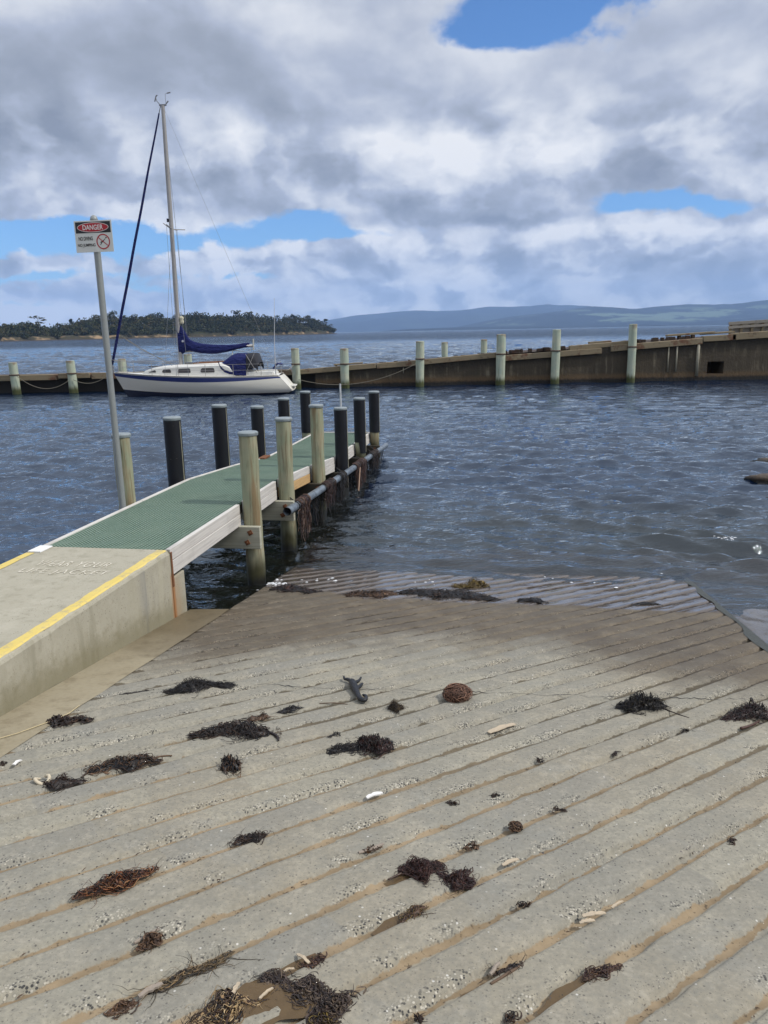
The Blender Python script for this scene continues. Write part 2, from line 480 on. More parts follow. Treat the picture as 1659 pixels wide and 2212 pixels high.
# concrete colour of the ramp in its own frame: x across (n), y along (s)
def ramp_fn(t):
    o = t.coord('Object'); nx, sy, hz_ = t.sep(o)
    q = t.mul(t.sub(sy, nx), .70711)
    g = t.mul(t.add(q, 3.974), 5.0)
    g = t.add(g, t.mul(t.sub(t.noise(o, 7, 4, .65), .5), .22))
    fr = t.math('FRACT', t.add(g, 400.5))            # .5 = groove centre
    dist = t.math('ABSOLUTE', t.sub(fr, .5))         # 0 at groove centre
    big = t.noise(o, .9, 4, .6); mid = t.noise(o, 4.5, 5, .62); fine = t.noise(o, 55, 4, .6)
    along = t.noise(t.mapping(o, rot=(0, 0, R(45)), scale=(2.0, 9, 2)), 1.0, 4, .6)
    base = t.mix(t.step(big, .35, .65), (.285, .256, .194), (.265, .252, .206))
    base = t.mix(t.mul(t.step(mid, .45, .72), .6), base, (.40, .36, .275))
    uu = t.mul(t.add(sy, nx), .70711)
    wob = t.mul(t.sub(t.noise(o, 3, 3, .6), .5), .16)
    cellv = t.comb(t.math('FLOOR', g), t.math('FLOOR', t.add(t.mul(t.add(uu, wob), 1.35), t.mul(t.math('FLOOR', g), 1.618))))
    wnn = t.new('ShaderNodeTexWhiteNoise', noise_dimensions='2D'); t.put(wnn.inputs['Vector'], cellv)
    pv_ = wnn.outputs['Value']
    base = t.mix(t.mul(t.step(pv_, .72, .95), .5), base, (.355, .33, .255))
    base = t.mix(t.mul(t.step(pv_, .30, .05), .5), base, (.235, .228, .20))
    crk = t.voro(t.vmath('ADD', o, t.vmath('SCALE', t.noise(o, 4, 4, .6, color=True), .35)), .75, 'DISTANCE_TO_EDGE')
    base = t.mix(t.mul(t.mul(t.step(crk, .0045, .0012), t.step(t.noise(o, .55, 3, .5), .64, .68)), .7), base, (.06, .055, .045))
    patch = t.noise(o, 2.1, 5, .7)
    base = t.mix(t.mul(t.step(patch, .52, .66), .45), base, (.245, .245, .22))
    base = t.mix(t.mul(t.step(along, .55, .8), .35), base, (.27, .255, .215))
    base = t.mix(t.maprange(fine, .35, .68, 0, .55), base, (.175, .165, .135))
    f2 = t.noise(o, 24, 5, .7); base = t.mix(t.mul(t.step(f2, .52, .66), .5), base, (.21, .20, .165)); base = t.mix(t.mul(t.step(f2, .46, .34), .45), base, (.36, .33, .265))
    f3 = t.noise(o, 150, 2, .6); base = t.mix(t.mul(t.step(f3, .64, .70), .75), base, (.085, .08, .068))
    # aggregate: dark and pale grains showing in the surface
    v1 = t.new('ShaderNodeTexVoronoi'); t.put(v1.inputs['Vector'], o); v1.inputs['Scale'].default_value = 85
    cr = t.sep(v1.outputs['Color'])[0]
    grain = t.mul(t.step(v1.outputs['Distance'], .42, .25), t.step(cr, .87, .90))
    base = t.mix(t.mul(grain, t.maprange(big, .3, .7, .35, 1.0)), base, (.07, .065, .06))
    v2 = t.new('ShaderNodeTexVoronoi'); t.put(v2.inputs['Vector'], t.vmath('ADD', o, (5.3, 2.1, 0))); v2.inputs['Scale'].default_value = 70
    cr2 = t.sep(v2.outputs['Color'])[0]
    g2 = t.mul(t.step(v2.outputs['Distance'], .4, .25), t.step(cr2, .992, .996))
    base = t.mix(t.mul(g2, .8), base, (.62, .60, .54))
    # barnacle crust on the upper lip of the grooves, in patches
    lip = t.step(fr, .50, .60); lip2 = t.step(fr, .98, .68)
    pm = t.step(t.noise(t.mapping(o, rot=(0, 0, R(45)), scale=(1.4, 2.6, 1)), 1.3, 4, .65), .50, .60)
    crust = t.mul(t.mul(lip, lip2), pm)
    vb = t.new('ShaderNodeTexVoronoi'); t.put(vb.inputs['Vector'], o); vb.inputs['Scale'].default_value = 92
    cb = t.sep(vb.outputs['Color'])[0]
    bcol = t.mix(t.step(cb, .52, .56), (.05, .05, .048), (.47, .435, .355))
    bm_ = t.mul(t.mul(crust, t.step(vb.outputs['Distance'], .52, .36)), t.step(t.sep(vb.outputs['Color'])[1], .22, .28))
    base = t.mix(bm_, base, bcol)
    # sand lying in the grooves near the camera, mud and edge shade coloured into lower ones
    near = t.step(t.add(sy, t.mul(t.sub(big, .5), 1.6)), -1.9, -3.4)
    sand = t.mix(t.step(mid, .35, .7), (.19, .138, .08), (.31, .235, .145))
    sand = t.mix(t.step(fine, .58, .68), sand, (.09, .065, .04))
    mud_shade = t.mix(mid, (.050, .042, .028), (.125, .105, .072))
    g6 = t.noise(o, 16, 4, .7)
    gw = t.add(t.mul(t.sub(mid, .5), .17), t.mul(t.sub(g6, .5), .16))
    gm = t.step(dist, t.add(.088, gw), t.add(.048, gw))
    gcol = t.mix(near, mud_shade, sand)
    base = t.mix(t.mul(gm, .93), base, gcol)
    # dark tide-wet concrete lower down
    e1 = t.math('EXPONENT', t.mul(t.math('POWER', t.mul(t.sub(nx, .7), 1.4), 2), -1))
    e2 = t.step(nx, 3.2, 4.9)
    wl = t.add(t.add(sy, t.mul(e1, .85)), t.add(t.mul(e2, .85), t.mul(t.sub(t.noise(o, 1.6, 5, .65), .5), 1.0)))
    wet = t.mul(t.step(t.add(wl, t.add(t.mul(t.sub(patch, .5), .9), t.mul(t.sub(pv_, .5), .35))), -.95, .12), t.maprange(mid, .3, .65, 1.0, .82))
    wetc = t.mix(1.0, base, (.37, .31, .255), 'MULTIPLY')
    base = t.mix(wet, base, wetc)
    film = t.step(t.add(sy, t.mul(t.sub(t.noise(o, 1.3, 3, .5), .5), .55)), t.add(1.06, t.mul(t.step(nx, 1.9, .8), .35)), t.add(1.14, t.mul(t.step(nx, 1.9, .8), .35)))
    base = t.mix(film, base, t.mix(1.0, base, (.62, .56, .56), 'MULTIPLY'))
    ht = t.add(t.mul(mid, .5), t.add(t.mul(fine, .35), t.mul(bm_, .8)))
    nrm = t.bump(ht, .55, .006)
    return dict(color=base, rough=t.mix(wet, (.9, .9, .9), (.55, .55, .55)), normal=nrm,
                coat=t.mul(film, t.step(dist, .06, .14)), coat_rough=.09, coat_ior=1.75, spec=.3)
ramp_m = pbr('grooved_concrete', ramp_fn)

NR, NL = 5.25, .375
P_ = .2
q0 = -3.974
offs = np.array([-.030, -.022, -.012, 0, .014, .024, .032, .050, .08, .11, .14, .160])
hts = np.array([0, -.016, -.021, -.021, -.019, -.012, -.001, .001, .002, .002, .001, .000])
rows_q, rows_h = [], []
for k in range(-24, 58):
    for o_, h_ in zip(offs, hts):
        rows_q.append(q0 + .2 * k + o_); rows_h.append(h_)
rows_q = np.array(rows_q); rows_h = np.array(rows_h)
S0, S1 = -11.2, 6.5
r2 = math.sqrt(2)
NU = 150
ulo = np.maximum(r2 * NL + rows_q, r2 * S0 - rows_q); uhi = np.minimum(r2 * NR + rows_q, r2 * S1 - rows_q)
ok = uhi - ulo > .05
rows_q, rows_h, ulo, uhi = rows_q[ok], rows_h[ok], ulo[ok], uhi[ok]
T = np.linspace(0, 1, NU)[None, :]
U = ulo[:, None] * (1 - T) + uhi[:, None] * T
Q = np.repeat(rows_q[:, None], NU, 1)
edge = (rows_h[:, None] < -.0005) | (np.abs(rows_h[:, None]) < .0015)
Qj = Q + (vnoise(U * 9, Q * 5, 3) - .5) * .014 + (vnoise(U * 1.3, Q * 2, 5) - .5) * .022
Hh = np.repeat(rows_h[:, None], NU, 1)
Hh = Hh * (.55 + .8 * vnoise(U * .7, Q * 3, 9)) * np.clip((5.25 - (U - Q) / r2) / .10, 0, 1) * np.clip(((U - Q) / r2 - NL) / .05, 0, 1) + (vnoise(U * 1.1, Q * 1.3, 11) - .5) * .010 + (vnoise(U * 12, Q * 22, 12) - .5) * .004
n_ = np.clip((U - Qj) / r2, NL, NR); s_ = (U + Qj) / r2
s_ = np.clip(s_, S0, S1)
V = np.stack([n_, s_, Z0 + SL * s_ + Hh], -1).reshape(-1, 3)
F = grid_faces(len(rows_q), NU)
ro = np_mesh("boat_ramp", V, F, ramp_m, kind='structure', smooth=False)
RM = Matrix(((NV.x, DV.x, 0, OV.x), (NV.y, DV.y, 0, OV.y), (0, 0, 1, 0), (0, 0, 0, 1)))
ro.matrix_world = RM
# sides of the ramp slab
b = MB()
for nn in (NL, NR):
    b.grid([[J(s, nn, rz(s) - .004) for s in np.linspace(S0, S1, 12)], [J(s, nn, rz(s) - .9) for s in np.linspace(S0, S1, 12)]], flip=(nn == NL))
b.build('boat_ramp_side', worn('ramp_edge', (.09, .085, .06), .4, 5, .7), kind='structure')

# broken concrete apron to the right of the ramp
def apron_fn(t):
    o = t.pos(); big = t.noise(o, 1.3, 5, .6); mid = t.noise(o, 9, 5, .65)
    vb = t.new('ShaderNodeTexVoronoi'); t.put(vb.inputs['Vector'], o); vb.inputs['Scale'].default_value = 38
    c = t.mix(big, (.06, .05, .042), (.105, .09, .075))
    c = t.mix(t.mul(t.step(vb.outputs['Distance'], .45, .3), t.step(t.sep(vb.outputs['Color'])[0], .55, .6)), c, (.05, .045, .04))
    c = t.mix(t.mul(t.step(mid, .62, .72), .35), c, (.26, .23, .20))
    fl = t.step(mid, .70, .52)
    return dict(color=c, rough=.6, normal=t.bump(t.add(mid, t.mul(vb.outputs['Distance'], .5)), .7, .02), coat=t.mul(fl, .9), coat_rough=.12, coat_ior=1.5)
b = MB()
rowsA = []
for nn in np.concatenate([[5.27, 5.30], np.linspace(5.36, 7.0, 26), np.linspace(7.3, 16, 24)]):
    row = []
    for s in np.linspace(S0, 6.5, 90):
        h = rz(s) - .115 - .03 * (1 if 5.29 < nn < 5.40 else 0) + (float(fbm(nn * 3, s * 3, 40)) - .47) * .10 - max(0, nn - 7) * .012
        row.append(J(s, nn, h))
    rowsA.append(row)
b.grid(rowsA)
b.build('broken_concrete_apron', pbr('apron_concrete', apron_fn), kind='structure', smooth=True)
# green weed along the joint between ramp and apron
def joint_fn(t):
    c = t.mix(t.noise(t.pos(), 22, 4, .6), (.018, .022, .017), (.075, .078, .062))
    return dict(color=c, rough=.5, normal=t.bump(t.noise(t.pos(), 60, 4, .6), .6, .01))
b = MB(); b.grid([[J(s, 5.19 + (float(vnoise(s * 4, 0, 2)) - .5) * .07, rz(s) + .007) for s in np.linspace(-8, 4.5, 120)], [J(s, 5.26, rz(s) + .009) for s in np.linspace(-8, 4.5, 120)], [J(s, 5.30, rz(s) - .03) for s in np.linspace(-8, 4.5, 120)], [J(s, 5.38 + (float(vnoise(s * 3, 3, 2)) - .5) * .06, rz(s) - .13) for s in np.linspace(-8, 4.5, 120)]], flip=True)
b.build('weedy_joint', pbr('green_weed_film', joint_fn), kind='structure')

# smooth gutter strip between ramp and walkway
def strip_fn(t):
    o = t.pos(); n1 = t.noise(o, 2.2, 5, .6); n2 = t.noise(o, 30, 4, .6)
    ds = t.vmath('DOT_PRODUCT', o, tuple(DV)) if False else None
    x, y, z = t.sep(o)
    s = t.add(t.mul(t.sub(x, OV.x), DV.x), t.mul(t.sub(y, OV.y), DV.y))
    c = t.mix(n1, (.25, .205, .125), (.37, .33, .235))
    n4 = t.noise(o, 6, 6, .7); c = t.mix(t.mul(t.step(n4, .5, .66), .5), c, (.17, .135, .08))
    c = t.mix(t.mul(t.step(n2, .4, .7), .3), c, (.2, .17, .11))
    wetm = t.step(t.add(s, t.mul(t.sub(n1, .5), 1.8)), -1.6, -.5)
    c = t.mix(wetm, c, t.mix(1.0, c, (.50, .46, .40), 'MULTIPLY'))
    return dict(color=c, rough=t.mix(wetm, (.85,) * 3, (.5,) * 3), normal=t.bump(n2, .3, .004))
b = MB()
ss = np.linspace(S0, .33, 60)
nnv = [.0, .1, .2, .3, .388]
b.grid([[J(s + (.06 * (nn / .388)) * (s > .3), nn, rz(s) + .006 + (float(fbm(nn * 6, s * 4, 77)) - .47) * .012) for s in ss] for nn in nnv], flip=False)
b.grid([[J(.33 + .06 * nn / .388, nn, rz(.33) + .004) for nn in nnv], [J(.34 + .06 * nn / .388, nn, -.9) for nn in nnv]])
b.build('gutter_strip', pbr('gutter_concrete', strip_fn), kind='structure')

# ================================================================== WATER
NAZ = 760
azs = np.concatenate([np.linspace(-80, -33, 70)[:-1], np.linspace(-33, 33, 620), np.linspace(33, 80, 71)[1:]])
rr = [4.5]
while rr[-1] < 9000:
    q_ = rr[-1]
    k = .0052 if q_ < 45 else (.0085 if q_ < 420 else .03 if q_ < 900 else .12)
    rr.append(q_ * (1 + k))
rr = np.array(rr + [18500.0])
A_, RR = np.meshgrid(np.radians(azs), rr)
X = RR * np.sin(A_); Y = RR * np.cos(A_)
keep_y = 18700
Y = np.minimum(Y, keep_y); X = np.clip(X, -16500, 16500)
H = np.zeros_like(X); DX = np.zeros_like(X); DY = np.zeros_like(X)
g = np.random.default_rng(21)
wd = R(200)                      # direction the wind sea runs, clockwise from +y
s_c = (X - OV.x) * DV.x + (Y - OV.y) * DV.y
n_c = (X - OV.x) * NV.x + (Y - OV.y) * NV.y
fade = np.clip((420 - RR) / 250, 0, 1)
cell = np.where(RR < 45, .0052, .0085) * RR
open_w = np.clip((Y - 45) / 4, 0, 1)
for i in range(72):
    lam = 10 ** g.uniform(math.log10(.24), math.log10(1.6))
    th = wd + g.normal(0, .40)
    k = 2 * math.pi / lam
    kx, ky = math.sin(th) * k, math.cos(th) * k
    a = .0076 * lam ** .80 * g.uniform(.5, 1.3) * (1 if lam < .75 else .55)
    grp = .35 + 1.3 * vnoise(X / (lam * 4.2) + i * 7.3, Y / (lam * 4.2), i)     # wave groups come and go
    vis = np.clip((lam / cell - 2.2) / 2, 0, 1)                   # too fine to mesh far out
    ph = kx * X + ky * Y + g.uniform(0, 6.28)
    sn_ = np.sin(ph); H += a * grp * vis * (sn_ + .22 * np.cos(2 * ph))
    c_ = np.cos(ph) * a * grp * vis * .8
    DX += c_ * math.sin(th); DY += c_ * math.cos(th)
H *= .50 + 1.0 * vnoise(X / 5.5 + 3, Y / 9 + 1, 55)      # gusts and calmer patches
for i in range(26):                                  # outside the wharf the sea runs rougher and longer
    lam = 10 ** g.uniform(math.log10(1.5), math.log10(6.5))
    th = wd + g.normal(0, .45); k = 2 * math.pi / lam
    a = .016 * lam ** .8 * g.uniform(.5, 1.3)
    vis = np.clip((lam / cell - 2.0) / 2, 0, 1) * open_w * (.3 + 1.4 * vnoise(X / (lam * 4) + i * 3.1, Y / (lam * 4), i + 90))
    ph = math.sin(th) * k * X + math.cos(th) * k * Y + g.uniform(0, 6.28)
    H += a * vis * (np.sin(ph) + .25 * np.cos(2 * ph))
    DX += np.cos(ph) * a * vis * .8 * math.sin(th); DY += np.cos(ph) * a * vis * .8 * math.cos(th)
shore = np.where(n_c > .375, np.clip((2.15 - s_c) / -1.3, 0, 1), np.clip((s_c + .4) / 2.2, .25, 1))
shore = np.where(n_c < -1.5, np.maximum(shore, .8), shore)
# small rollers wrapping onto the ramp
roll = np.zeros_like(X)
onr = (n_c > .3) & (n_c < 9)
sh = np.clip((6.2 - s_c) / 3.5, 0, 1) * np.clip((s_c - 1.6) / .8, 0, 1) * onr
ph = (s_c + .10 * n_c + .28 * (vnoise(X * .8, Y * .8, 5) - .5)) * 2 * math.pi / .47
roll = sh * .024 * (np.sin(ph) + .35 * np.cos(2 * ph)) * (.3 + 1.2 * vnoise(X * .9 + 4, Y * 1.2, 8))
H = (H * fade * (.15 + .85 * shore) + roll)
depth = np.where(n_c > .375, WZ - (Z0 + SL * s_c), .45 + .2 * np.clip(s_c, 0, 20))
depth = np.where(n_c > 5.3, depth + .12, depth)
depth = np.clip(depth + np.clip((s_c - 3.5) / 7, 0, 1) * 5 * (n_c > .4) + np.clip((s_c - 9) / 6, 0, 1) * 5 + np.clip((-2.2 - n_c) / 2.5, 0, 1) * 5, 0, 6)
V = np.stack([X + DX * fade * shore, Y + DY * fade * shore, WZ + H], -1).reshape(-1, 3)
def water_mat():
    m, t, out = material('sea_water')
    o = t.pos(); x, y, z = t.sep(o)
    dist = t.math('SQRT', t.add(t.mul(x, x), t.mul(y, y)))
    v1 = t.mapping(o, rot=(0, 0, R(-18)), scale=(2.2, 5.2, 1))
    v2 = t.mapping(o, rot=(0, 0, R(24)), scale=(9, 17, 1))
    v3 = t.mapping(o, rot=(0, 0, R(-10)), scale=(.32, .85, 1))
    n1 = t.noise(v1, 1, 4, .6, .4); n2 = t.noise(v2, 1, 3, .6, .3); n3 = t.noise(v3, 1, 6, .62, .3)
    calm = t.step(t.attr('depth'), .0, .35)
    nb = t.bump(n3, t.mul(t.step(dist, 150, 400), 1.0), 1.5)
    nb = t.bump(n1, t.mul(.6, t.maprange(calm, 0, 1, .8, 1)), .10, nb)
    nb = t.bump(n2, t.mul(.12, t.maprange(calm, 0, 1, .4, 1)), .03, nb)
    fr = t.new('ShaderNodeFresnel'); fr.inputs['IOR'].default_value = 1.8; t.put(fr.inputs['Normal'], nb)
    gl = t.new('ShaderNodeBsdfGlossy'); gl.inputs['Color'].default_value = (.83, .93, 1, 1)
    t.put(gl.inputs['Roughness'], t.maprange(dist, 10, 400, .015, .10)); t.put(gl.inputs['Normal'], nb)
    dep = t.attr('depth')
    alpha = t.sub(1, t.math('EXPONENT', t.mul(dep, -3.6)))
    body = t.new('ShaderNodeBsdfDiffuse')
    t.put(body.inputs[0], t.mix(t.step(dep, 1.2, 4.5), t.mix(t.step(dep, .03, .5), (.040, .028, .020), (.007, .007, .005)), (.003, .0105, .032)))
    tr = t.new('ShaderNodeBsdfTransparent'); tr.inputs[0].default_value = (.66, .55, .44, 1)
    a = t.new('ShaderNodeMixShader'); t.put(a.inputs[0], alpha); t.l.new(tr.outputs[0], a.inputs[1]); t.l.new(body.outputs[0], a.inputs[2])
    b = t.new('ShaderNodeMixShader'); t.put(b.inputs[0], fr.outputs[0]); t.l.new(a.outputs[0], b.inputs[1]); t.l.new(gl.outputs[0], b.inputs[2])
    t.l.new(b.outputs[0], out.inputs[0])
    return m
np_mesh('water', V, grid_faces(len(rr), len(azs)), water_mat(), kind='structure', attrs={'depth': depth.ravel()})

# ================================================================== LAND FAR OFF
def interp(pts, xs):
    p = np.array(pts, float); return np.interp(xs, p[:, 0], p[:, 1])
def hill_mat(name, dark, pasture, amt, sc):
    def fn(t):
        o = t.pos(); n1 = t.noise(t.mapping(o, scale=(sc, sc * 1.0, sc * 3)), 1, 6, .6)
        x, y, z = t.sep(o)
        pm = t.mul(t.step(n1, .52, .58), t.mul(t.step(z, 20, 60), t.step(z, 260, 150)))
        n2 = t.noise(t.mapping(o, scale=(sc * 5, sc * 5, sc * 8)), 1, 5, .65)
        c = t.mix(n2, dark, tuple(q * 1.9 for q in dark))
        return dict(color=t.mix(t.mul(pm, amt), c, pasture), rough=.95, spec=.1)
    return pbr(name, fn)
def hills(name, prof, Y, depthY, seed, mat, rough=.10):
    """prof: (photo x, photo y of the ridge) at distance Y"""
    X0 = aty(prof[0][0], 700, Y).x; X1 = aty(prof[-1][0], 700, Y).x
    zs = [(aty(px, py, Y).x, max(1, aty(px, py, Y).z)) for px, py in prof]
    xs = np.linspace(X0, X1, 220); ys = np.linspace(-1, 1, 34)
    XX, YY = np.meshgrid(xs, ys)
    ridge = interp(zs, xs)[None, :]
    e = np.where(YY < 0, 1 + YY, 1 - YY)
    e = np.clip(e, 0, 1) ** .85
    hh = ridge * e * (1 + (fbm(XX / 900, YY * 3, seed, 5) - .47) * (1.9 * (1 - e) + rough)) * (1 + .26 * (fbm(XX / 640, YY * 2, seed + 5, 6) - .47))
    hh = np.where(np.abs(YY) > .97, -8, hh)
    Vh = np.stack([XX, Y + YY * depthY, hh], -1).reshape(-1, 3)
    np_mesh(name, Vh, grid_faces(34, 220), mat, kind='structure')
hills('hills', [(520, 712), (640, 704), (700, 692), (760, 680), (850, 669), (900, 667), (940, 670), (1020, 667), (1110, 662), (1180, 658), (1230, 659), (1300, 664), (1420, 668), (1700, 676), (1900, 690)], 13500, 2600, 3, hill_mat('far_forest', (.009, .012, .016), (.05, .07, .05), .3, .0012))
hills('hills', [(960, 712), (1050, 693), (1100, 684), (1160, 675), (1230, 667), (1270, 663), (1320, 664), (1360, 669), (1420, 663), (1480, 659), (1540, 661), (1600, 656), (1659, 650), (1750, 640), (1900, 655), (2100, 670)], 9300, 2000, 8, hill_mat('near_forest', (.009, .013, .016), (.125, .17, .115), .8, .0019))
hills('hills', [(820, 716), (880, 711), (950, 708), (1010, 706), (1080, 705), (1150, 704), (1220, 706), (1290, 701), (1360, 700), (1420, 702), (1480, 698), (1560, 692), (1600, 690), (1659, 685), (1800, 680), (2000, 690)], 7000, 700, 12, hill_mat('shore_forest', (.008, .012, .015), (.07, .10, .06), .4, .003))
# ================================================================== CONCRETE WALKWAY (abutment)
def conc_fn(t):
    o = t.pos(); n1 = t.noise(o, 1.6, 5, .6); n2 = t.noise(o, 14, 5, .65); n3 = t.noise(o, 90, 3, .6)
    st = t.noise(t.mapping(o, scale=(7, 7, .9)), 1, 4, .6)
    c = t.mix(n1, (.345, .32, .245), (.405, .38, .30))
    c = t.mix(t.mul(t.step(n2, .5, .8), .5), c, (.27, .24, .175))
    c = t.mix(t.mul(t.step(n3, .60, .70), .55), c, (.15, .135, .105))
    pit = t.voro(o, 34); c = t.mix(t.mul(t.step(pit, .16, .08), t.step(n1, .42, .58)), c, (.10, .09, .07))
    c = t.mix(t.mul(t.step(st, .50, .70), .5), c, (.215, .20, .14))
    sp_ = t.noise(o, 5, 6, .7); c = t.mix(t.mul(t.step(sp_, .52, .66), .5), c, (.45, .42, .335))
    x, y, z = t.sep(o)
    s = t.add(t.mul(t.sub(x, OV.x), DV.x), t.mul(t.sub(y, OV.y), DV.y))
    n = t.add(t.mul(t.sub(x, OV.x), NV.x), t.mul(t.sub(y, OV.y), NV.y))
    side = t.mul(t.step(n, -.04, -.01), t.step(z, 1.04, 1.0))
    # drips and a dark stain on the side near its end
    b1 = t.mul(t.step(t.math('ABSOLUTE', t.add(s, .48)), .22, .02), t.step(st, .42, .62))
    c = t.mix(t.mul(t.mul(b1, side), .75), c, (.13, .14, .16))
    b2 = t.mul(t.step(s, -1.6, -.2), t.step(st, .50, .62))
    c = t.mix(t.mul(t.mul(b2, side), .55), c, (.46, .43, .33))
    al = t.mul(t.step(t.sub(t.sub(z, t.mul(n2, .22)), t.sub(t.add(.38, .02), t.mul(s, .127))), .16, -.08), side)
    c = t.mix(t.mul(al, .6), c, (.16, .14, .07))
    rs = t.mul(t.step(t.math('ABSOLUTE', t.sub(t.add(s, t.mul(t.sub(st, .5), .05)), .035)), .075, .02), t.step(z, .86, .78))
    c = t.mix(t.mul(rs, t.mul(t.step(n, -.2, -.05), .9)), c, (.30, .115, .03))
    rs2 = t.mul(t.step(t.math('ABSOLUTE', t.sub(s, .10)), .2, .0), t.mul(t.step(n, -.1, -.02), t.step(z, .9, .6)))
    c = t.mix(t.mul(rs2, .35), c, (.38, .20, .08))
    return dict(color=c, rough=.88, normal=t.bump(t.add(n2, t.mul(n3, .5)), .35, .005), spec=.3)
conc_m = pbr('walkway_concrete', conc_fn)
root = empty('concrete_walkway', J(-3, -.65, .5), 'pale concrete walkway with yellow edge lines leading onto the green jetty', 'walkway')
b = MB()
TOPZ = 1.055
# body with rounded upper right arris
sec = [(-1.32, -.6), (-1.32, TOPZ), (-.035, TOPZ), (-.012, TOPZ - .012), (0, TOPZ - .035), (0, -.6)]
ss = np.linspace(-9, 0, 240)
chipv = [max(0, float(fbm(s * 3.1, 1, 15)) - .56) * .10 for s in ss]
b.grid([[J(s, n - (c_ if i_ in (3, 4) else 0), z - (c_ * 1.2 if i_ in (3, 4) else 0)) for s, c_ in zip(ss, chipv)] for i_, (n, z) in enumerate(sec)])
b.add([J(0, n, z) for n, z in sec], [tuple(range(6))]); b.add([J(-9, n, z) for n, z in sec], [tuple(range(5, -1, -1))])
b.build('body', conc_m, root, fixn=True)
b = MB(); b.box(J(.165, -.66, .08), 1.27, .325, 1.36, NV, DV, bev=.012); b.build('end_block', conc_m, root)
def yel_fn(t):
    o = t.pos(); n = t.noise(o, 16, 5, .7); n2 = t.noise(o, 3, 3, .5)
    c = t.mix(n2, (.62, .46, .09), (.68, .545, .19))
    return dict(color=t.mix(t.mul(t.step(t.add(t.mul(n, .6), t.mul(t.noise(o, 5, 4, .6), .4)), .47, .60), .75), c, (.42, .355, .20)), rough=.75, normal=t.bump(n, .2, .003))
yel = pbr('yellow_line_paint', yel_fn)
b = MB()
ss = np.linspace(-9, -.02, 220)
b.grid([[J(s, -.092 - .022 * float(vnoise(s * 5, 1, 3)) - .010 * float(vnoise(s * 22, 1, 6)), TOPZ + .004) for s in ss], [J(s, -.036, TOPZ + .004) for s in ss], [J(s, -.016 - .014 * float(vnoise(s * 8, 9, 2)), TOPZ - .005) for s in ss]])
b.build('yellow_line', yel, root, fixn=False)
b = MB(); ss = np.linspace(-9, -.22, 120)
b.grid([[J(s, -1.315, TOPZ + .004) for s in ss], [J(s, -1.235 + .014 * float(vnoise(s * 5, 7, 3)), TOPZ + .004) for s in ss]])
b.build('yellow_line', yel, root)
b = MB(); b.box(J(-.11, -1.245, TOPZ + .008), .13, .2, .014, NV, DV, bev=.003)
b.build('edge_plate', worn('white_paint_patch', (.78, .78, .77), .1, 9, .5, dirt=.1), root, label='small white plate at the end of the yellow line')
def let_fn(t):
    n = t.noise(t.pos(), 26, 4, .7)
    return dict(color=t.mix(t.step(n, .47, .60), (.62, .58, .48), (.40, .365, .275)), rough=.85)
let_m = pbr('worn_white_stencil_paint', let_fn)
def text(body, mat, parent, name, P0, ax, ay, width, height, off=0.0, depth=.0008, spacing=1.0, label=None):
    """flat lettering: P0 lower left, ax along the line, ay up the letters"""
    cu = bpy.data.curves.new(name, 'FONT'); cu.body = body; cu.offset = off; cu.space_character = spacing
    cu.extrude = .01
    tmp = bpy.data.objects.new('lettering_source', cu); COL.objects.link(tmp)
    bpy.context.view_layer.update()
    dg = bpy.context.evaluated_depsgraph_get()
    me = bpy.data.meshes.new_from_object(tmp.evaluated_get(dg))
    bpy.data.objects.remove(tmp); bpy.data.curves.remove(cu)
    co_ = np.zeros(len(me.vertices) * 3, np.float32); me.vertices.foreach_get('co', co_); co_ = co_.reshape(-1, 3)
    mn, mxx = co_.min(0), co_.max(0)
    org = wloc(parent) if parent else Vector((0, 0, 0))
    az_ = ax.cross(ay)
    for v in me.vertices:
        a = (v.co.x - mn[0]) / (mxx[0] - mn[0]) * width; c_ = (v.co.y - mn[1]) / (mxx[1] - mn[1]) * height
        v.co = P0 + ax * a + ay * c_ + az_ * (depth * (1 if v.co.z > 0 else 0)) - org
    me.materials.clear(); me.materials.append(mat)
    o = bpy.data.objects.new(name, me); COL.objects.link(o)
    if parent: o.parent = parent
    return tag(o, label)
pA, pB = at(72, 1222, TOPZ), at(240, 1221, TOPZ)
sA, nA = sn(pA); sB, nB = sn(pB); hA = sn(at(110, 1212, TOPZ))[0] - sA
text('WEAR YOUR', let_m, root, 'lettering', J(sA, nA, TOPZ + .003), NV, DV, nB - nA, max(hA, .09), .004, .001, 1.25)
pA, pB = at(32, 1239, TOPZ), at(234, 1238, TOPZ)
sA, nA = sn(pA); sB, nB = sn(pB); hA = sn(at(60, 1228, TOPZ))[0] - sA
text('LIFE JACKET', let_m, root, 'lettering', J(sA, nA, TOPZ + .003), NV, DV, nB - nA, max(hA, .09), .004, .001, 1.25)
b = MB(); b.box(J(.018, -.02, .86), .05, .03, .34, NV, DV, bev=.004)
b.build('bracket', worn('rusty_steel', (.19, .075, .03), .5, 18, .85, (.06, .03, .02), .6), root, label='rusty steel bracket at the walkway end')

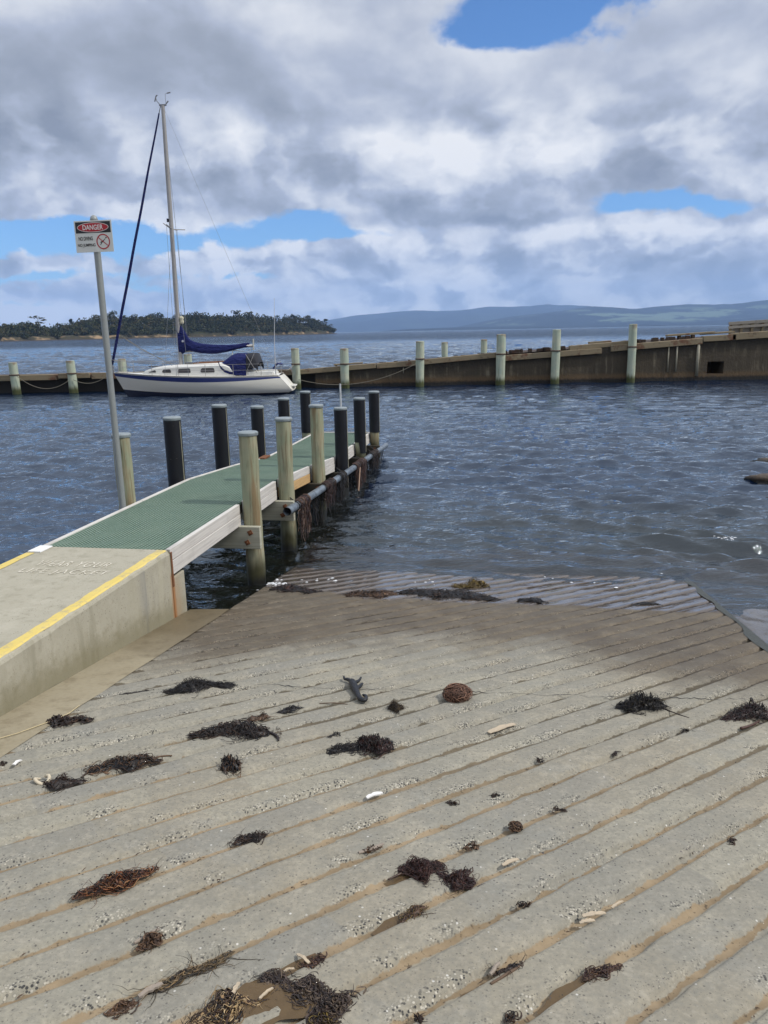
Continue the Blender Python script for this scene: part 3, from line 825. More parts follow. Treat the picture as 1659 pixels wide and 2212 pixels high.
# ================================================================== JETTY
dk = [(0.0, 1.05), (2.0, 1.05), (3.43, 1.045), (5.2, .93), (6.93, .785), (8.68, .765), (10.5, .765)]
def dz(s): return float(np.interp(s, [p[0] for p in dk], [p[1] for p in dk]))
def grate_fn(t):
    o = t.pos(); n = t.noise(o, 2.2, 5, .6); n2 = t.noise(o, 25, 4, .6)
    c = t.mix(n, (.14, .222, .170), (.225, .30, .222))
    c = t.mix(t.mul(t.step(n2, .5, .75), .6), c, (.28, .35, .28))
    n3 = t.noise(o, .9, 5, .65); c = t.mix(t.mul(t.step(n3, .5, .68), .4), c, (.07, .115, .085))
    return dict(color=c, rough=.6)
grate_m = pbr('green_grating', grate_fn)
def board_fn(base, gr):
    def fn(t):
        o = t.pos()
        ox, oy, oz = t.sep(o)
        s = t.add(t.mul(ox, DV.x), t.mul(oy, DV.y))
        g = t.noise(t.comb(t.mul(s, 1.4), t.mul(oz, 42), 0), 1, 5, .65); n = t.noise(o, 3, 4, .6)
        c = t.mix(t.step(g, .38, .78), base, gr)
        c = t.mix(t.mul(t.step(n, .5, .75), .35), c, tuple(q * .55 for q in base))
        return dict(color=c, rough=.8, normal=t.bump(g, .3, .004))
    return fn
bw = pbr('weathered_white_timber', board_fn((.60, .575, .53), (.40, .375, .35)))
bo = pbr('new_tan_timber', board_fn((.55, .36, .16), (.40, .24, .11)))
bg_ = pbr('old_cream_beam', board_fn((.43, .42, .33), (.30, .29, .22)))
rust = bpy.data.materials['rusty_steel']
jr = empty('jetty', J(5.2, -.65, .9), 'narrow jetty with green grating deck and white edge boards over the water', 'jetty')
spans = [(0.0, 2.0), (2.0, 3.43), (3.43, 5.2), (5.2, 6.93), (6.93, 8.68), (8.68, 10.5)]
ND0, ND1 = -1.265, -.055
for i, (a, c) in enumerate(spans):
    a_ = a + .006; c_ = c - .006
    b = MB()
    za, zc = dz(a), dz(c)
    dirv = (J(c, 0, zc) - J(a, 0, za)).normalized(); upv = NV.cross(dirv)
    L = (J(c_, 0, zc) - J(a_, 0, za)).length
    ctr = (J(a_, (ND0 + ND1) / 2, za) + J(c_, (ND0 + ND1) / 2, zc)) / 2
    pitch = .04
    nb = int(L / pitch)
    for k in range(nb + 1):                                    # bars across
        b.box(ctr + dirv * (-L / 2 + .006 + k * (L - .012) / nb) - upv * .017, ND1 - ND0, .011, .032, NV, dirv, upv)
    nn = int((ND1 - ND0) / pitch)
    for k in range(nn + 1):                                    # bars along, a hair lower
        b.box(ctr + NV * ((k / nn - .5) * (ND1 - ND0 - .012)) - upv * .018, .011, L, .031, NV, dirv, upv)
    b.build('deck_panel', grate_m, jr)
    for side in (0, 1):
        ce = -.027 if side == 0 else -1.293
        for lv in ((0, 1) if side == 0 else (0,)):
            e0, e1 = a + (.10 if a > 0 and side == 0 else .012), c - (.10 if c < 10.5 and side == 0 else .0)
            p0, p1 = J(e0, ce + (.004 if lv else 0), dz(e0)), J(e1, ce + (.004 if lv else 0), dz(e1))
            dv = (p1 - p0); LL = dv.length; dv.normalize(); uv = NV.cross(dv)
            hh = .115 if lv == 0 else .135
            if i >= 4 and lv: hh = .10
            mc = (p0 + p1) / 2 - uv * ((-.008 + hh / 2) if lv == 0 else (.115 - .008 + hh / 2 + .003))
            bb = MB(); bb.box(mc, .048, LL, hh, NV, dv, uv, bev=.005)
            m_ = bo if (i == 2 and lv == 1) else bw
            bb.build('edge_board', m_, jr, label='newer tan timber edge board' if m_ is bo else None)
b = MB(); b.box(J(10.53, -.66, dz(10.5) - .06), 1.32, .05, .14, NV, DV, bev=.005); b.build('end_board', bw, jr)
b = MB()
for nn in (-.25, -1.05):
    for (a, c) in spans:
        p0, p1 = J(a, nn, dz(a) - .14), J(c, nn, dz(c) - .14); dv = (p1 - p0).normalized()
        bb = MB(); bb.box((p0 + p1) / 2, .09, (p1 - p0).length - .01, .19, NV, dv, NV.cross(dv))
        bb.build('bearer', worn('dark_bearer', (.10, .085, .06), .4, 5, .85) if 'dark_bearer' not in bpy.data.materials else bpy.data.materials['dark_bearer'], jr)
dbeam = worn('weedy_shaded_beam', (.05, .042, .028), .5, 6, .7)  # far crossbeams: weed plus the shade under the deck in one dark colour
pil_s = [2.0, 3.43, 5.2, 6.93, 8.68, 10.37]
for i, s in enumerate(pil_s):
    zt = dz(s) - .24 - (.01 if i else .0)
    hh = .27
    b = MB(); b.box(J(s - .145, -.64, zt - hh / 2), 1.78, .07, hh, NV, DV, bev=.006)
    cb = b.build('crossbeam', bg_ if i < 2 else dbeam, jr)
    for (dn, dzz) in ((.155, -.07), (.115, -.19)):
        b = MB(); c0 = J(s - .185, dn - .02, zt + dzz)
        b.box(c0, .055, .012, .055, (NV + Vector((0, 0, .5))).normalized(), DV, (Vector((0, 0, 1)) - NV * .5).normalized(), bev=.002)
        b.tube([c0, c0 - DV * .02], .014, 6)
        b.build('bolt', rust, cb)

# ---- piles
def wood_fn(t):
    o = t.coord('Object'); x, y, z = t.sep(o); wp = t.pos(); wx, wy, wz = t.sep(wp)
    g = t.noise(t.mapping(wp, scale=(26, 26, 1.6)), 1, 5, .62, .6); n = t.noise(wp, 3.2, 4, .6)
    g2 = t.noise(t.mapping(wp, scale=(9, 9, .7)), 1, 4, .6)
    c = t.mix(t.step(n, .35, .7), (.27, .295, .195), (.34, .315, .21))
    c = t.mix(t.mul(t.step(g, .46, .68), .85), c, (.155, .125, .068))
    c = t.mix(t.mul(t.step(g2, .50, .66), .75), c, (.215, .135, .06))
    ck = t.noise(t.mapping(wp, scale=(34, 34, 1.1)), 1, 3, .5); c = t.mix(t.mul(t.step(ck, .66, .72), .8), c, (.045, .036, .022))
    dp = t.noise(t.mapping(wp, scale=(18, 18, 5)), 1, 4, .6); c = t.mix(t.mul(t.step(dp, .70, .76), .7), c, (.50, .50, .45))
    wx2, wy2, _ = t.sep(wp); far_shade = t.step(wy2, 11.0, 13.5)  # far piles: wet mark raised, under-deck shade put into the colour
    wz = t.sub(wz, t.mul(far_shade, .30))
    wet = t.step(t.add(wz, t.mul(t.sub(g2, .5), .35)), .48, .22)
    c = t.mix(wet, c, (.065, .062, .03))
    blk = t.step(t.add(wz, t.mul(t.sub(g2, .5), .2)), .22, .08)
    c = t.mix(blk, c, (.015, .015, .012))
    return dict(color=c, rough=t.mix(wet, (.8,) * 3, (.4,) * 3), normal=t.bump(g, .5, .006))
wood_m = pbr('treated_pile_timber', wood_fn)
cap_m = worn('grey_pile_cap', (.25, .29, .305), .35, 14, .55, dirt=.35)
def slv_fn(t):
    wp = t.pos(); n = t.noise(wp, 40, 3, .6); n2 = t.noise(t.mapping(wp, scale=(9, 9, 2)), 1, 4, .6)
    return dict(color=t.mix(t.step(n, .70, .76), t.mix(n2, (.004, .0045, .007), (.011, .012, .016)), (.16, .15, .13)), rough=t.maprange(n2, 0, 1, .38, .6), spec=.3)
slv_m = pbr('black_plastic_sleeve', slv_fn)
def pile(s, n, ztop, label, sleeve=None, r=.105, cut=None, strip=False):
    base = J(s, n, -1.2)
    rt = empty('jetty_pile', base, label, 'pile', 'piles along the jetty')
    rg = np.random.default_rng(int(s * 100 + n * 37 + 500))
    b = MB(); rows = []
    hs = np.concatenate([np.linspace(-1.2, 0, 6)[:-1], np.linspace(0, ztop - .02, 26)])
    for h in hs:
        row = []
        for k in range(25):
            a = 2 * math.pi * (k % 24) / 24
            rr_ = r * (1.02 - .03 * (h / 2)) + .004 * math.sin(3 * a + h * 1.1 + s) + .0025 * math.sin(h * 9 + a * 2) + (float(vnoise(a * 2.5, h * 2 + s * 9, 3)) - .5) * .006
            if sleeve is None and .15 < h < .55: rr_ += .006 * math.sin((h - .15) / .4 * math.pi)
            row.append(base + Vector((rr_ * math.cos(a), rr_ * math.sin(a), h + 1.2)))
        rows.append(row)
    b.grid(rows, flip=True)
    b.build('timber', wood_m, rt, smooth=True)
    b = MB(); cr = r + (.018 if sleeve else .014)
    b.lathe(base + Vector((0, 0, ztop + 1.2)), [(cr - .004, -.042), (cr, -.034), (cr, -.010), (cr - .012, .002), (cr * .5, .006), (.001, .008)], 28)
    b.build('cap', cap_m, rt, smooth=True, angle=35)
    if sleeve is not None:
        b = MB(); rs = r + .013; rows = []
        for h in np.linspace(0, 1, 12):
            row = []
            for k in range(29):
                a = 2 * math.pi * (k % 28) / 28
                lo = sleeve
                if cut is not None:
                    dx = math.cos(a - cut[0]); lo = sleeve + (cut[1] if dx > .1 else 0)
                row.append(base + Vector((rs * math.cos(a), rs * math.sin(a), 1.2 + lo + (ztop - .038 - lo) * h)))
            rows.append(row)
        b.grid(rows, flip=True)
        b.build('sleeve', slv_m, rt, smooth=True)
        # pale strip down the right edge, added as the sleeve's highlight
        b = MB(); a = -.35
        p = [base + Vector(((rs + .002) * math.cos(a), (rs + .002) * math.sin(a), 1.2 + h)) for h in np.linspace(sleeve + .02, ztop - .06, 10)]
        b.tube(p, .006, 5)
        b.build('edge_glint', worn('sleeve_edge_glint', (.36, .34, .25), .4, 20, .6), rt)
    return rt
NRt, NLt = .115, -1.435
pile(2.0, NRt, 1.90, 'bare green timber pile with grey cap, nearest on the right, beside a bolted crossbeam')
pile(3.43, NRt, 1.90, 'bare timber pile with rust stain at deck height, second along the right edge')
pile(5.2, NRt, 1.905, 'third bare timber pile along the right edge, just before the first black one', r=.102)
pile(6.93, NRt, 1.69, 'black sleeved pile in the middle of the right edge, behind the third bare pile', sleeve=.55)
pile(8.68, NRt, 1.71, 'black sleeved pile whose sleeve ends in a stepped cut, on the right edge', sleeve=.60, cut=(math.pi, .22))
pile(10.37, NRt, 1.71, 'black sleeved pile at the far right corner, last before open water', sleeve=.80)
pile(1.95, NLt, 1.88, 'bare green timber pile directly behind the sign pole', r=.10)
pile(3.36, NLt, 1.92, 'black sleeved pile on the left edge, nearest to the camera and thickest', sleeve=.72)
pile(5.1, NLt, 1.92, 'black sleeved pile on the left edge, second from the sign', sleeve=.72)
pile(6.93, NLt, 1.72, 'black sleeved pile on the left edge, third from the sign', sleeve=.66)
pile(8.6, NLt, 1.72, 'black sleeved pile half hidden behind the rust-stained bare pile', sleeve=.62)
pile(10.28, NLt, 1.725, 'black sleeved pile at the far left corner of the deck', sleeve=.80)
# rusty plate and dark gap where the deck steps down
b = MB(); b.box(J(6.62, -1.245, dz(6.6) + .018), .12, .34, .03, NV, DV, bev=.004); b.build('rusty_plate', rust, jr)
# thin pole at the far end
b = MB(); p0 = J(10.62, -.70, -1); b.tube([p0, J(10.62, -.70, 1.86)], .021, 10); 
b.build('marker_pole', worn('pale_galvanised', (.55, .57, .58), .2, 9, .4), None, p0, smooth=True, angle=40, label='thin pale pole standing at the far end of the jetty', cat='pole')

# ---- grey fender pipe slung along the right side
def PP(s): return J(s, .25, .726 - .0415 * (s - 2.99) - .015 * math.sin((s - 3) * .42))
b = MB(); ssp = np.linspace(2.95, 11.1, 40)
b.tube([PP(s) for s in ssp], .056, 16, caps=False)
b.tube([PP(s) for s in ssp[::-1]], .049, 16, caps=False)
pr = empty('fender_pipe', PP(6), 'long grey plastic pipe slung low along the right side of the jetty', 'pipe')
def pvc_fn(t):
    n = t.noise(t.pos(), 9, 5, .65)
    return dict(color=t.mix(t.step(n, .35, .7), (.17, .205, .24), (.06, .07, .085)), rough=.35)
b.build('tube', pbr('grey_pvc', pvc_fn), pr, smooth=True)
bk_m = worn('black_rubber_strap', (.014, .013, .014), .3, 20, .5, dirt=.1)
for s in (3.35, 5.2, 6.3, 8.0, 9.2, 9.6):
    b = MB(); c = PP(s)
    ring = [c + (NV * math.cos(a) + Vector((0, 0, 1)) * math.sin(a)) * .062 for a in np.linspace(0, 2 * math.pi, 15)]
    b.tube(ring, .009, 6, caps=False)
    b.tube([c + Vector((0, 0, .06)), c + NV * -.10 + Vector((0, 0, .14))], .008, 6)
    b.build('strap', bk_m, pr, smooth=True)

# ================================================================== SIGN
sp = J(1.73, -1.38, 0); SPX = Vector((sp.x, sp.y, 0))
sr = empty('danger_sign', (sp.x, sp.y, -1.0), 'white danger sign on a tall grey pole beside the jetty', 'sign')
galv = worn('galvanised_pole', (.27, .29, .285), .25, 10, .45, (.2, .2, .19), .3, metal=.15)
b = MB(); b.tube([SPX + Vector((0, 0, z)) for z in np.linspace(-1, 4.235, 12)], .036, 18); b.build('pole', galv, sr, smooth=True, angle=40)
b = MB(); b.lathe(SPX + Vector((0, 0, 4.235)), [(.040, -.03), (.042, 0), (.030, .03), (.010, .042), (.001, .043)], 18); b.build('pole_cap', galv, sr, smooth=True)
fac = -DV                                         # the face looks back along the jetty
SC = SPX + Vector((0, 0, 4.055)) + fac * .043 + NV * .002
UP = Vector((0, 0, 1))
SWd, SHt = .437, .325
b = MB(); b.box(SC, SWd, .003, SHt, NV, DV, UP, bev=.001); pan = b.build('sign_panel', worn('white_sign_face', (.66, .67, .63), .08, 7, .45, dirt=.12), sr)
def flat(name, mat, pts, lay):
    bb = MB(); bb.add([SC + NV * x + UP * y + fac * (.0016 + .0008 * lay) for x, y in pts], [tuple(range(len(pts)))]); return bb.build(name, mat, pan)
blk = pbr('sign_black', color=(.008, .009, .012), rough=.4); redm = pbr('sign_red', color=(.40, .010, .022), rough=.4); whm = pbr('sign_white', color=(.72, .70, .66), rough=.45)
hw, hh = SWd / 2, SHt / 2
flat('header_band', blk, [(-hw + .015, .035), (hw - .015, .035), (hw - .015, hh - .013), (-hw + .015, hh - .013)], 1)
ey = .092
ell = lambda a, c, cx, cy, n=48: [(cx + a * math.cos(k * 2 * math.pi / n), cy + c * math.sin(k * 2 * math.pi / n)) for k in range(n)]
flat('oval_rim', whm, ell(.182, .050, 0, ey), 2)
flat('oval', redm, ell(.176, .0445, 0, ey), 3)
text('DANGER', whm, pan, 'lettering', SC + NV * -.118 + UP * (ey - .026) + fac * .0045, NV, UP, .236, .052, .018, .0006)
text('NO DIVING', blk, pan, 'lettering', SC + NV * -.178 + UP * -.040 + fac * .003, NV, UP, .165, .040, .022, .0006)
text('NO JUMPING', blk, pan, 'lettering', SC + NV * -.194 + UP * -.112 + fac * .003, NV, UP, .205, .040, .022, .0006)
cxs, cys, ro_, ri_ = .106, -.057, .079, .067
bb = MB()
oo, ii = ell(ro_, ro_, cxs, cys, 48), ell(ri_, ri_, cxs, cys, 48)
P2 = lambda q: SC + NV * q[0] + UP * q[1] + fac * .0045
bb.add([P2(q) for q in oo] + [P2(q) for q in ii], [(k, (k + 1) % 48, 48 + (k + 1) % 48, 48 + k) for k in range(48)])
dg_ = Vector((math.cos(R(-39)), math.sin(R(-39)))); pg_ = Vector((-dg_.y, dg_.x))
bb.add([P2((cxs + dg_.x * a * .069 + pg_.x * c * .0045, cys + dg_.y * a * .069 + pg_.y * c * .0045)) for a, c in ((-1, -1), (1, -1), (1, 1), (-1, 1))], [(0, 1, 2, 3)])
bb.build('prohibition_ring', redm, pan)
bb = MB(); P3 = lambda x, y: SC + NV * (cxs + x) + UP * (cys + y) + fac * .0032
for pts in ([(-.034, -.012), (-.006, -.004), (.002, .002), (.030, .030), (.026, .034), (-.006, .008), (-.036, -.004)], [(-.034, -.034), (-.022, -.022), (-.008, -.004), (-.014, .000), (-.030, -.020), (-.040, -.030)]):
    bb.add([P3(*p) for p in pts], [tuple(range(len(pts)))])
bb.add([P3(.036 + .008 * math.cos(k), .040 + .008 * math.sin(k)) for k in np.linspace(0, 2 * math.pi, 13)[:-1]], [tuple(range(12))])
bb.build('diver_figure', blk, pan)
for zz in (.09, -.09):
    b = MB(); ring = [SPX + Vector((.040 * math.cos(a), .040 * math.sin(a), 4.055 + zz)) for a in np.linspace(0, 2 * math.pi, 17)]
    b.tube(ring, .006, 6, caps=False); b.build('clamp', galv, sr)
# ================================================================== OLD WHARF ACROSS THE BASIN
WY = 41.9
def wt(x): return float(np.interp(x, [-40, -14.5, -4.3, -1.95, 2.03, 6.62, 11.3, 14.3, 16.7, 19.2, 20.7, 30], [1.06, 1.08, 1.06, 1.24, 1.46, 1.80, 2.05, 2.28, 2.42, 2.51, 2.58, 3.0]))
def wwall_fn(t):
    o = t.pos(); x, y, z = t.sep(o)
    st = t.noise(t.comb(t.mul(x, 3.2), 0, t.mul(z, .22)), 1, 5, .65); n = t.noise(o, 1.1, 5, .65); n2 = t.noise(o, 7, 4, .6)
    c = t.mix(n, (.034, .028, .018), (.082, .064, .040))
    c = t.mix(t.mul(t.step(st, .50, .68), t.mul(.75, t.step(n, .35, .65))), c, (.27, .235, .16))
    c = t.mix(t.mul(t.step(st, .48, .32), .6), c, (.035, .03, .02))
    c = t.mix(t.mul(n2, .35), c, (.07, .05, .03))
    low = t.step(t.add(z, t.mul(t.sub(n2, .5), .25)), .62, .38)
    top_shade = t.step(t.sub(t.add(.95, t.mul(t.math('MAXIMUM', t.add(x, 4), 0), .057)), z), .62, .30); c = t.mix(t.mul(top_shade, t.maprange(n2, .3, .7, .95, .5)), c, (.022, .018, .012))  # dark band below the wall top: shadow painted into the colour
    c = t.mix(low, c, t.mix(n2, (.085, .055, .028), (.13, .085, .042)))
    vl = t.step(t.add(z, t.mul(t.sub(n2, .5), .15)), .34, .18)
    c = t.mix(vl, c, (.014, .012, .009))
    return dict(color=c, rough=.85, normal=t.bump(t.add(n2, st), .5, .05))
wwall_m = pbr('stained_wharf_wall', wwall_fn)
def beam_fn(base, red):
    def fn(t):
        o = t.pos(); g = t.noise(t.mapping(o, scale=(1.2, 1, 16)), 1, 5, .65); n = t.noise(o, 1.3, 5, .65); n2 = t.noise(o, 5, 4, .6)
        c = t.mix(g, base, tuple(q * .55 for q in base))
        c = t.mix(t.mul(t.step(n, .52, .66), .85), c, red)
        c = t.mix(t.mul(t.step(n2, .58, .72), .6), c, (.05, .03, .02))
        return dict(color=c, rough=.9, normal=t.bump(g, .4, .02))
    return fn
beam_m = pbr('weathered_wharf_beam', beam_fn((.31, .25, .155), (.13, .05, .026)))
redbeam_m = pbr('rusty_wharf_beam', beam_fn((.06, .040, .028), (.055, .024, .016)))
wr = empty('old_wharf', (0, WY + 1.5, 0), 'long low timber topped wharf with stained wall across the basin', 'wharf')
b = MB(); xs = np.linspace(-40, 30, 141)
top = [Vector((x, WY, wt(x) - .18)) for x in xs]
# wall, with a recess where the dark square opening sits
HX0, HX1, HZ0, HZ1 = 17.72, 18.62, .40, 1.06
def wallgrid(x0, x1, zlo, zhi, n):
    xs_ = np.linspace(x0, x1, n)
    b.grid([[Vector((x, WY, zlo(x))) for x in xs_], [Vector((x, WY, zhi(x))) for x in xs_]], flip=False)
full = lambda x: wt(x) - .18
wallgrid(-3.6, HX0, lambda x: -4, full, 60); wallgrid(HX1, 30, lambda x: -4, full, 30)
wallgrid(HX0, HX1, lambda x: -4, lambda x: HZ0, 2); wallgrid(HX0, HX1, lambda x: HZ1, full, 2)
b.grid([[Vector((HX0, WY, HZ0)), Vector((HX1, WY, HZ0)), Vector((HX1, WY, HZ1)), Vector((HX0, WY, HZ1)), Vector((HX0, WY, HZ0))], [Vector((HX0, WY + 1.6, HZ0)), Vector((HX1, WY + 1.6, HZ0)), Vector((HX1, WY + 1.6, HZ1)), Vector((HX0, WY + 1.6, HZ1)), Vector((HX0, WY + 1.6, HZ0))]])
b.add([Vector((HX0, WY + 1.6, HZ0)), Vector((HX1, WY + 1.6, HZ0)), Vector((HX1, WY + 1.6, HZ1)), Vector((HX0, WY + 1.6, HZ1))], [(0, 1, 2, 3)])
b.build('wall', wwall_m, wr)
# to the left the rear wall's near-black colour holds the void's shade
dark_m = worn('void_shade', (.022, .018, .014), .4, 3, .7)
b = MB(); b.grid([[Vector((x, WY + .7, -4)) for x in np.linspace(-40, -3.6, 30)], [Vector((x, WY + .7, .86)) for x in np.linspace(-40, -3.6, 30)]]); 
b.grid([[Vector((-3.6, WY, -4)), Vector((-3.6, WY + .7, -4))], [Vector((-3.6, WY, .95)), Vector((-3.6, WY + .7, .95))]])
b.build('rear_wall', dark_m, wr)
b = MB(); xs2 = np.linspace(-40, 30, 71)
b.grid([[Vector((x, WY + .26, wt(x) - .14)) for x in xs2], [Vector((x, WY + 3.6, wt(x) - .14)) for x in xs2], [Vector((x, WY + 3.7, -4)) for x in xs2]])
b.build('deck', redbeam_m, wr)
# kerb beams in separate lengths, some sagging, some missing
segs = [(-38, -29.2, 0, .30), (-29, -21.0, .02, .30), (-20.9, -17.6, -.02, .30), (-17.5, -15.8, .03, .27), (-15.7, -12.4, .02, .33), (-12.3, -8, 0, .3), (-7.9, -4.9, .0, .28), (-4.6, -.3, .0, .26), (-.25, 2.0, -.02, .28), (2.05, 6.5, .0, .27), (6.6, 11.9, -.19, .30), (10.2, 13.4, .06, .24), (12.4, 17.3, -.12, .32), (17.35, 19.1, -.02, .30), (18.9, 22.9, .03, .36), (22.9, 28, .05, .36)]
for (a, c, dzz, h) in segs:
    b = MB(); p0 = Vector((a, WY + .03 + (.12 if h == .24 else 0), wt(a) + dzz - .06)); p1 = Vector((c, WY + .03 + (.12 if h == .24 else 0), wt(c) + dzz - .06))
    dv = (p1 - p0); L = dv.length; dv.normalize(); up = dv.cross(Vector((0, 1, 0))) * -1
    if up.z < 0: up = -up
    b.box((p0 + p1) / 2 - up * h * .32, L, .34, h, dv, Vector((0, 1, 0)), up, bev=.02)
    b.build('kerb_beam', beam_m, wr)
rg = np.random.default_rng(5)
for x in np.concatenate([rg.uniform(6.6, 17, 74), rg.uniform(-4, 6, 18)]):       # broken sleepers standing along the edge
    hgt = rg.uniform(.02, .085) * (1 if x > 6 else .5)
    b = MB(); b.box((x, WY + .42 + rg.uniform(-.1, .3), wt(x) - .08 + hgt / 2), rg.uniform(.08, .26), rg.uniform(.15, .4), hgt + .12, az=Vector((rg.normal(0, .12), 0, 1)).normalized())
    b.build('sleeper_end', redbeam_m, wr)
for (x0, x1, z0, z1, yy) in ((15.6, 18.2, .06, .16, .6), (17.6, 19.4, .03, .12, .9), (-2.6, -1.0, .0, .08, .5), (11.4, 12.6, .04, .14, .7)):
    b = MB(); b.box(((x0 + x1) / 2, WY + yy, wt((x0 + x1) / 2) + (z0 + z1) / 2), x1 - x0, .35, z1 - z0, Vector((1, 0, .05)).normalized(), bev=.01)
    b.build('loose_timber', beam_m, wr)
pp_m = worn('pale_old_pipe', (.30, .28, .21), .3, 4, .7)
for x, z0, z1, r0 in ((15.55, .55, 1.9, .04), (16.0, .55, 1.95, .05), (17.15, .3, 2.0, .09), (1.2, .75, 1.05, .03)):
    b = MB(); b.tube([(x, WY - .04, z0), (x, WY - .04, z1)], r0, 8); b.build('drain_pipe', pp_m, wr, smooth=True)
# low timber structure at the right end
gr_ = empty('timber_barrier', (20.3, WY + 1.2, wt(20.3)), 'grey slatted timber barrier standing on the right end of the wharf', 'barrier')
for x in np.linspace(19.35, 27, 14):
    b = MB(); b.box((x, WY + 1.2, wt(x) + .22), .13, .13, .68, bev=.01); b.build('post', beam_m if 'grey_barrier' not in bpy.data.materials else bpy.data.materials['grey_barrier'], gr_)
gm_ = worn('grey_barrier', (.30, .275, .235), .4, 2.5, .85)
for (dz_, h) in ((.56, .16), (.34, .13)):
    b = MB(); p0 = Vector((19.2, WY + 1.12, wt(19.2) + dz_ - .02)); p1 = Vector((27.5, WY + 1.12, wt(27.5) + dz_)); dv = (p1 - p0).normalized()
    b.box((p0 + p1) / 2, (p1 - p0).length, .08, h, dv, Vector((0, 1, 0)), dv.cross(Vector((0, 1, 0))), bev=.008); b.build('rail', gm_, gr_)
b = MB(); p0 = Vector((19.5, WY + 1.3, wt(19.5) + .25)); p1 = Vector((27.5, WY + 1.3, wt(27.5) + .25)); dv = (p1 - p0).normalized()
b.box((p0 + p1) / 2, (p1 - p0).length, .05, .52, dv, Vector((0, 1, 0)), dv.cross(Vector((0, 1, 0)))); b.build('board_panel', gm_, gr_)

def mp_fn(t):
    wp = t.pos(); x, y, z = t.sep(wp)
    g = t.noise(t.mapping(wp, scale=(9, 9, .7)), 1, 5, .65); n = t.noise(wp, 2.0, 5, .65)
    c = t.mix(t.step(n, .35, .7), (.36, .43, .34), (.47, .49, .37))
    c = t.mix(t.mul(t.step(g, .52, .7), .6), c, (.20, .19, .13))
    tp = t.attr('top'); c = t.mix(t.mul(t.step(t.add(tp, t.mul(t.sub(n, .5), .5)), .93, 1.04), .8), c, (.16, .085, .05))
    lw = t.step(t.add(z, t.mul(t.sub(g, .5), .5)), .55, .22)
    c = t.mix(lw, c, (.06, .07, .022))
    return dict(color=c, rough=.85, normal=t.bump(g, .5, .02))
mp_m = pbr('mooring_pile_timber', mp_fn)
iron = worn('rusty_iron_band', (.10, .06, .04), .4, 9, .8)
def mpile(px, ytop, Y, label, r=.215, band=True, base=-3.0, zt=None):
    p = aty(px, ytop, Y); z1 = p.z if zt is None else zt; x = p.x
    rt = empty('mooring_pile', (x, Y, base), label, 'pile', 'piles along the old wharf')
    rg = np.random.default_rng(int(px))
    b = MB(); rows = []; tv = []
    hs = np.concatenate([[base], np.linspace(0, z1 - .06, 18), [z1 - .02, z1]])
    lean = rg.normal(0, .012)
    for i, h in enumerate(hs):
        row = []
        for k in range(17):
            a = 2 * math.pi * (k % 16) / 16
            rr_ = r * (1 - .03 * (h / 3)) * (1 + .03 * math.sin(2 * a + px)) + (float(vnoise(a * 2, h * 1.5 + px, 4)) - .5) * .02
            if i == len(hs) - 1: rr_ *= .9
            row.append(Vector((x + lean * h + rr_ * math.cos(a), Y + rr_ * math.sin(a), h)))
            tv.append(max(0, h / z1))
        rows.append(row)
    b.grid(rows, flip=True); n0 = len(b.v)
    b.add([Vector((x + lean * z1, Y, z1 + .01))] + [q for q in rows[-1][:-1]], [(0, k, k % 16 + 1) for k in range(1, 17)])
    o = b.build('timber', mp_m, rt, smooth=True, angle=40)
    at_ = o.data.attributes.new('top', 'FLOAT', 'POINT'); at_.data.foreach_set('value', (tv + [1.0] * (len(b.v) - len(tv))))
    if band:
        zb = z1 * .62
        b = MB(); b.tube([(x + lean * zb + (r + .012) * math.cos(a), Y + (r + .012) * math.sin(a), zb) for a in np.linspace(0, 2 * math.pi, 19)], .035, 6, caps=False)
        b.build('iron_band', iron, rt)
    return rt
for px, yt, lab in ((28, 783, 'pale mooring pile at the far left of the wharf, farthest from the yacht'), (152, 779, 'pale mooring pile between the far left pile and the sign pole'),
                    (638, 752, 'green mooring pile right behind the stern of the yacht'), (743, 753, 'grey green mooring pile next right of the one at the yacht stern'),
                    (906, 737, 'green mooring pile on the wharf wall where the slack rope ends'), (1082, 722, 'wide green mooring pile in the middle of the wharf wall'),
                    (1202, 712, 'pale green mooring pile where the first kerb beam ends'), (1369, 700, 'tallest green mooring pile at the right of the wharf')):
    mpile(px, yt, WY - .27, lab, r=.245 if px in (1082,) else .225)
for px, yt, lab in ((262, 775, 'short rusty topped pile on the far side of the wharf behind the yacht bow'), (405, 765, 'short pale pile on the far side of the wharf behind the yacht mast'),
                    (961, 739, 'short pale dark topped pile on the wharf far side, right of the rope'), (1046, 733, 'short rusty brown pile on the far side of the wharf')):
    mpile(px, yt, WY + 3.9, lab, r=.19 if px > 800 else .24, band=False)
# mooring ropes
rope_m = worn('old_rope', (.22, .20, .155), .4, 20, .9)
def rope(p, q, sag, label, r=.015, n=24):
    b = MB(); p = Vector(p); q = Vector(q)
    b.tube([p.lerp(q, k / n) - Vector((0, 0, 4 * sag * (k / n) * (1 - k / n))) for k in range(n + 1)], r, 6)
    b.build('mooring_rope', rope_m, None, p, smooth=True, label=label, cat='rope', group='mooring ropes on the old wharf')
A = lambda px, py, Y=WY - .5: aty(px, py, Y)
rope(A(645, 820), A(898, 786), .62, 'slack grey rope hanging along the wharf wall between three piles')
rope(A(36, 812), A(148, 822), .55, 'slack rope looping between the two far left wharf piles')
rope(A(158, 820), A(238, 806), .35, 'short rope from the second left pile towards the yacht bow')
rope(aty(618, 800, 39.6), A(634, 788), .05, 'taut stern line from the yacht to the green pile', .018)

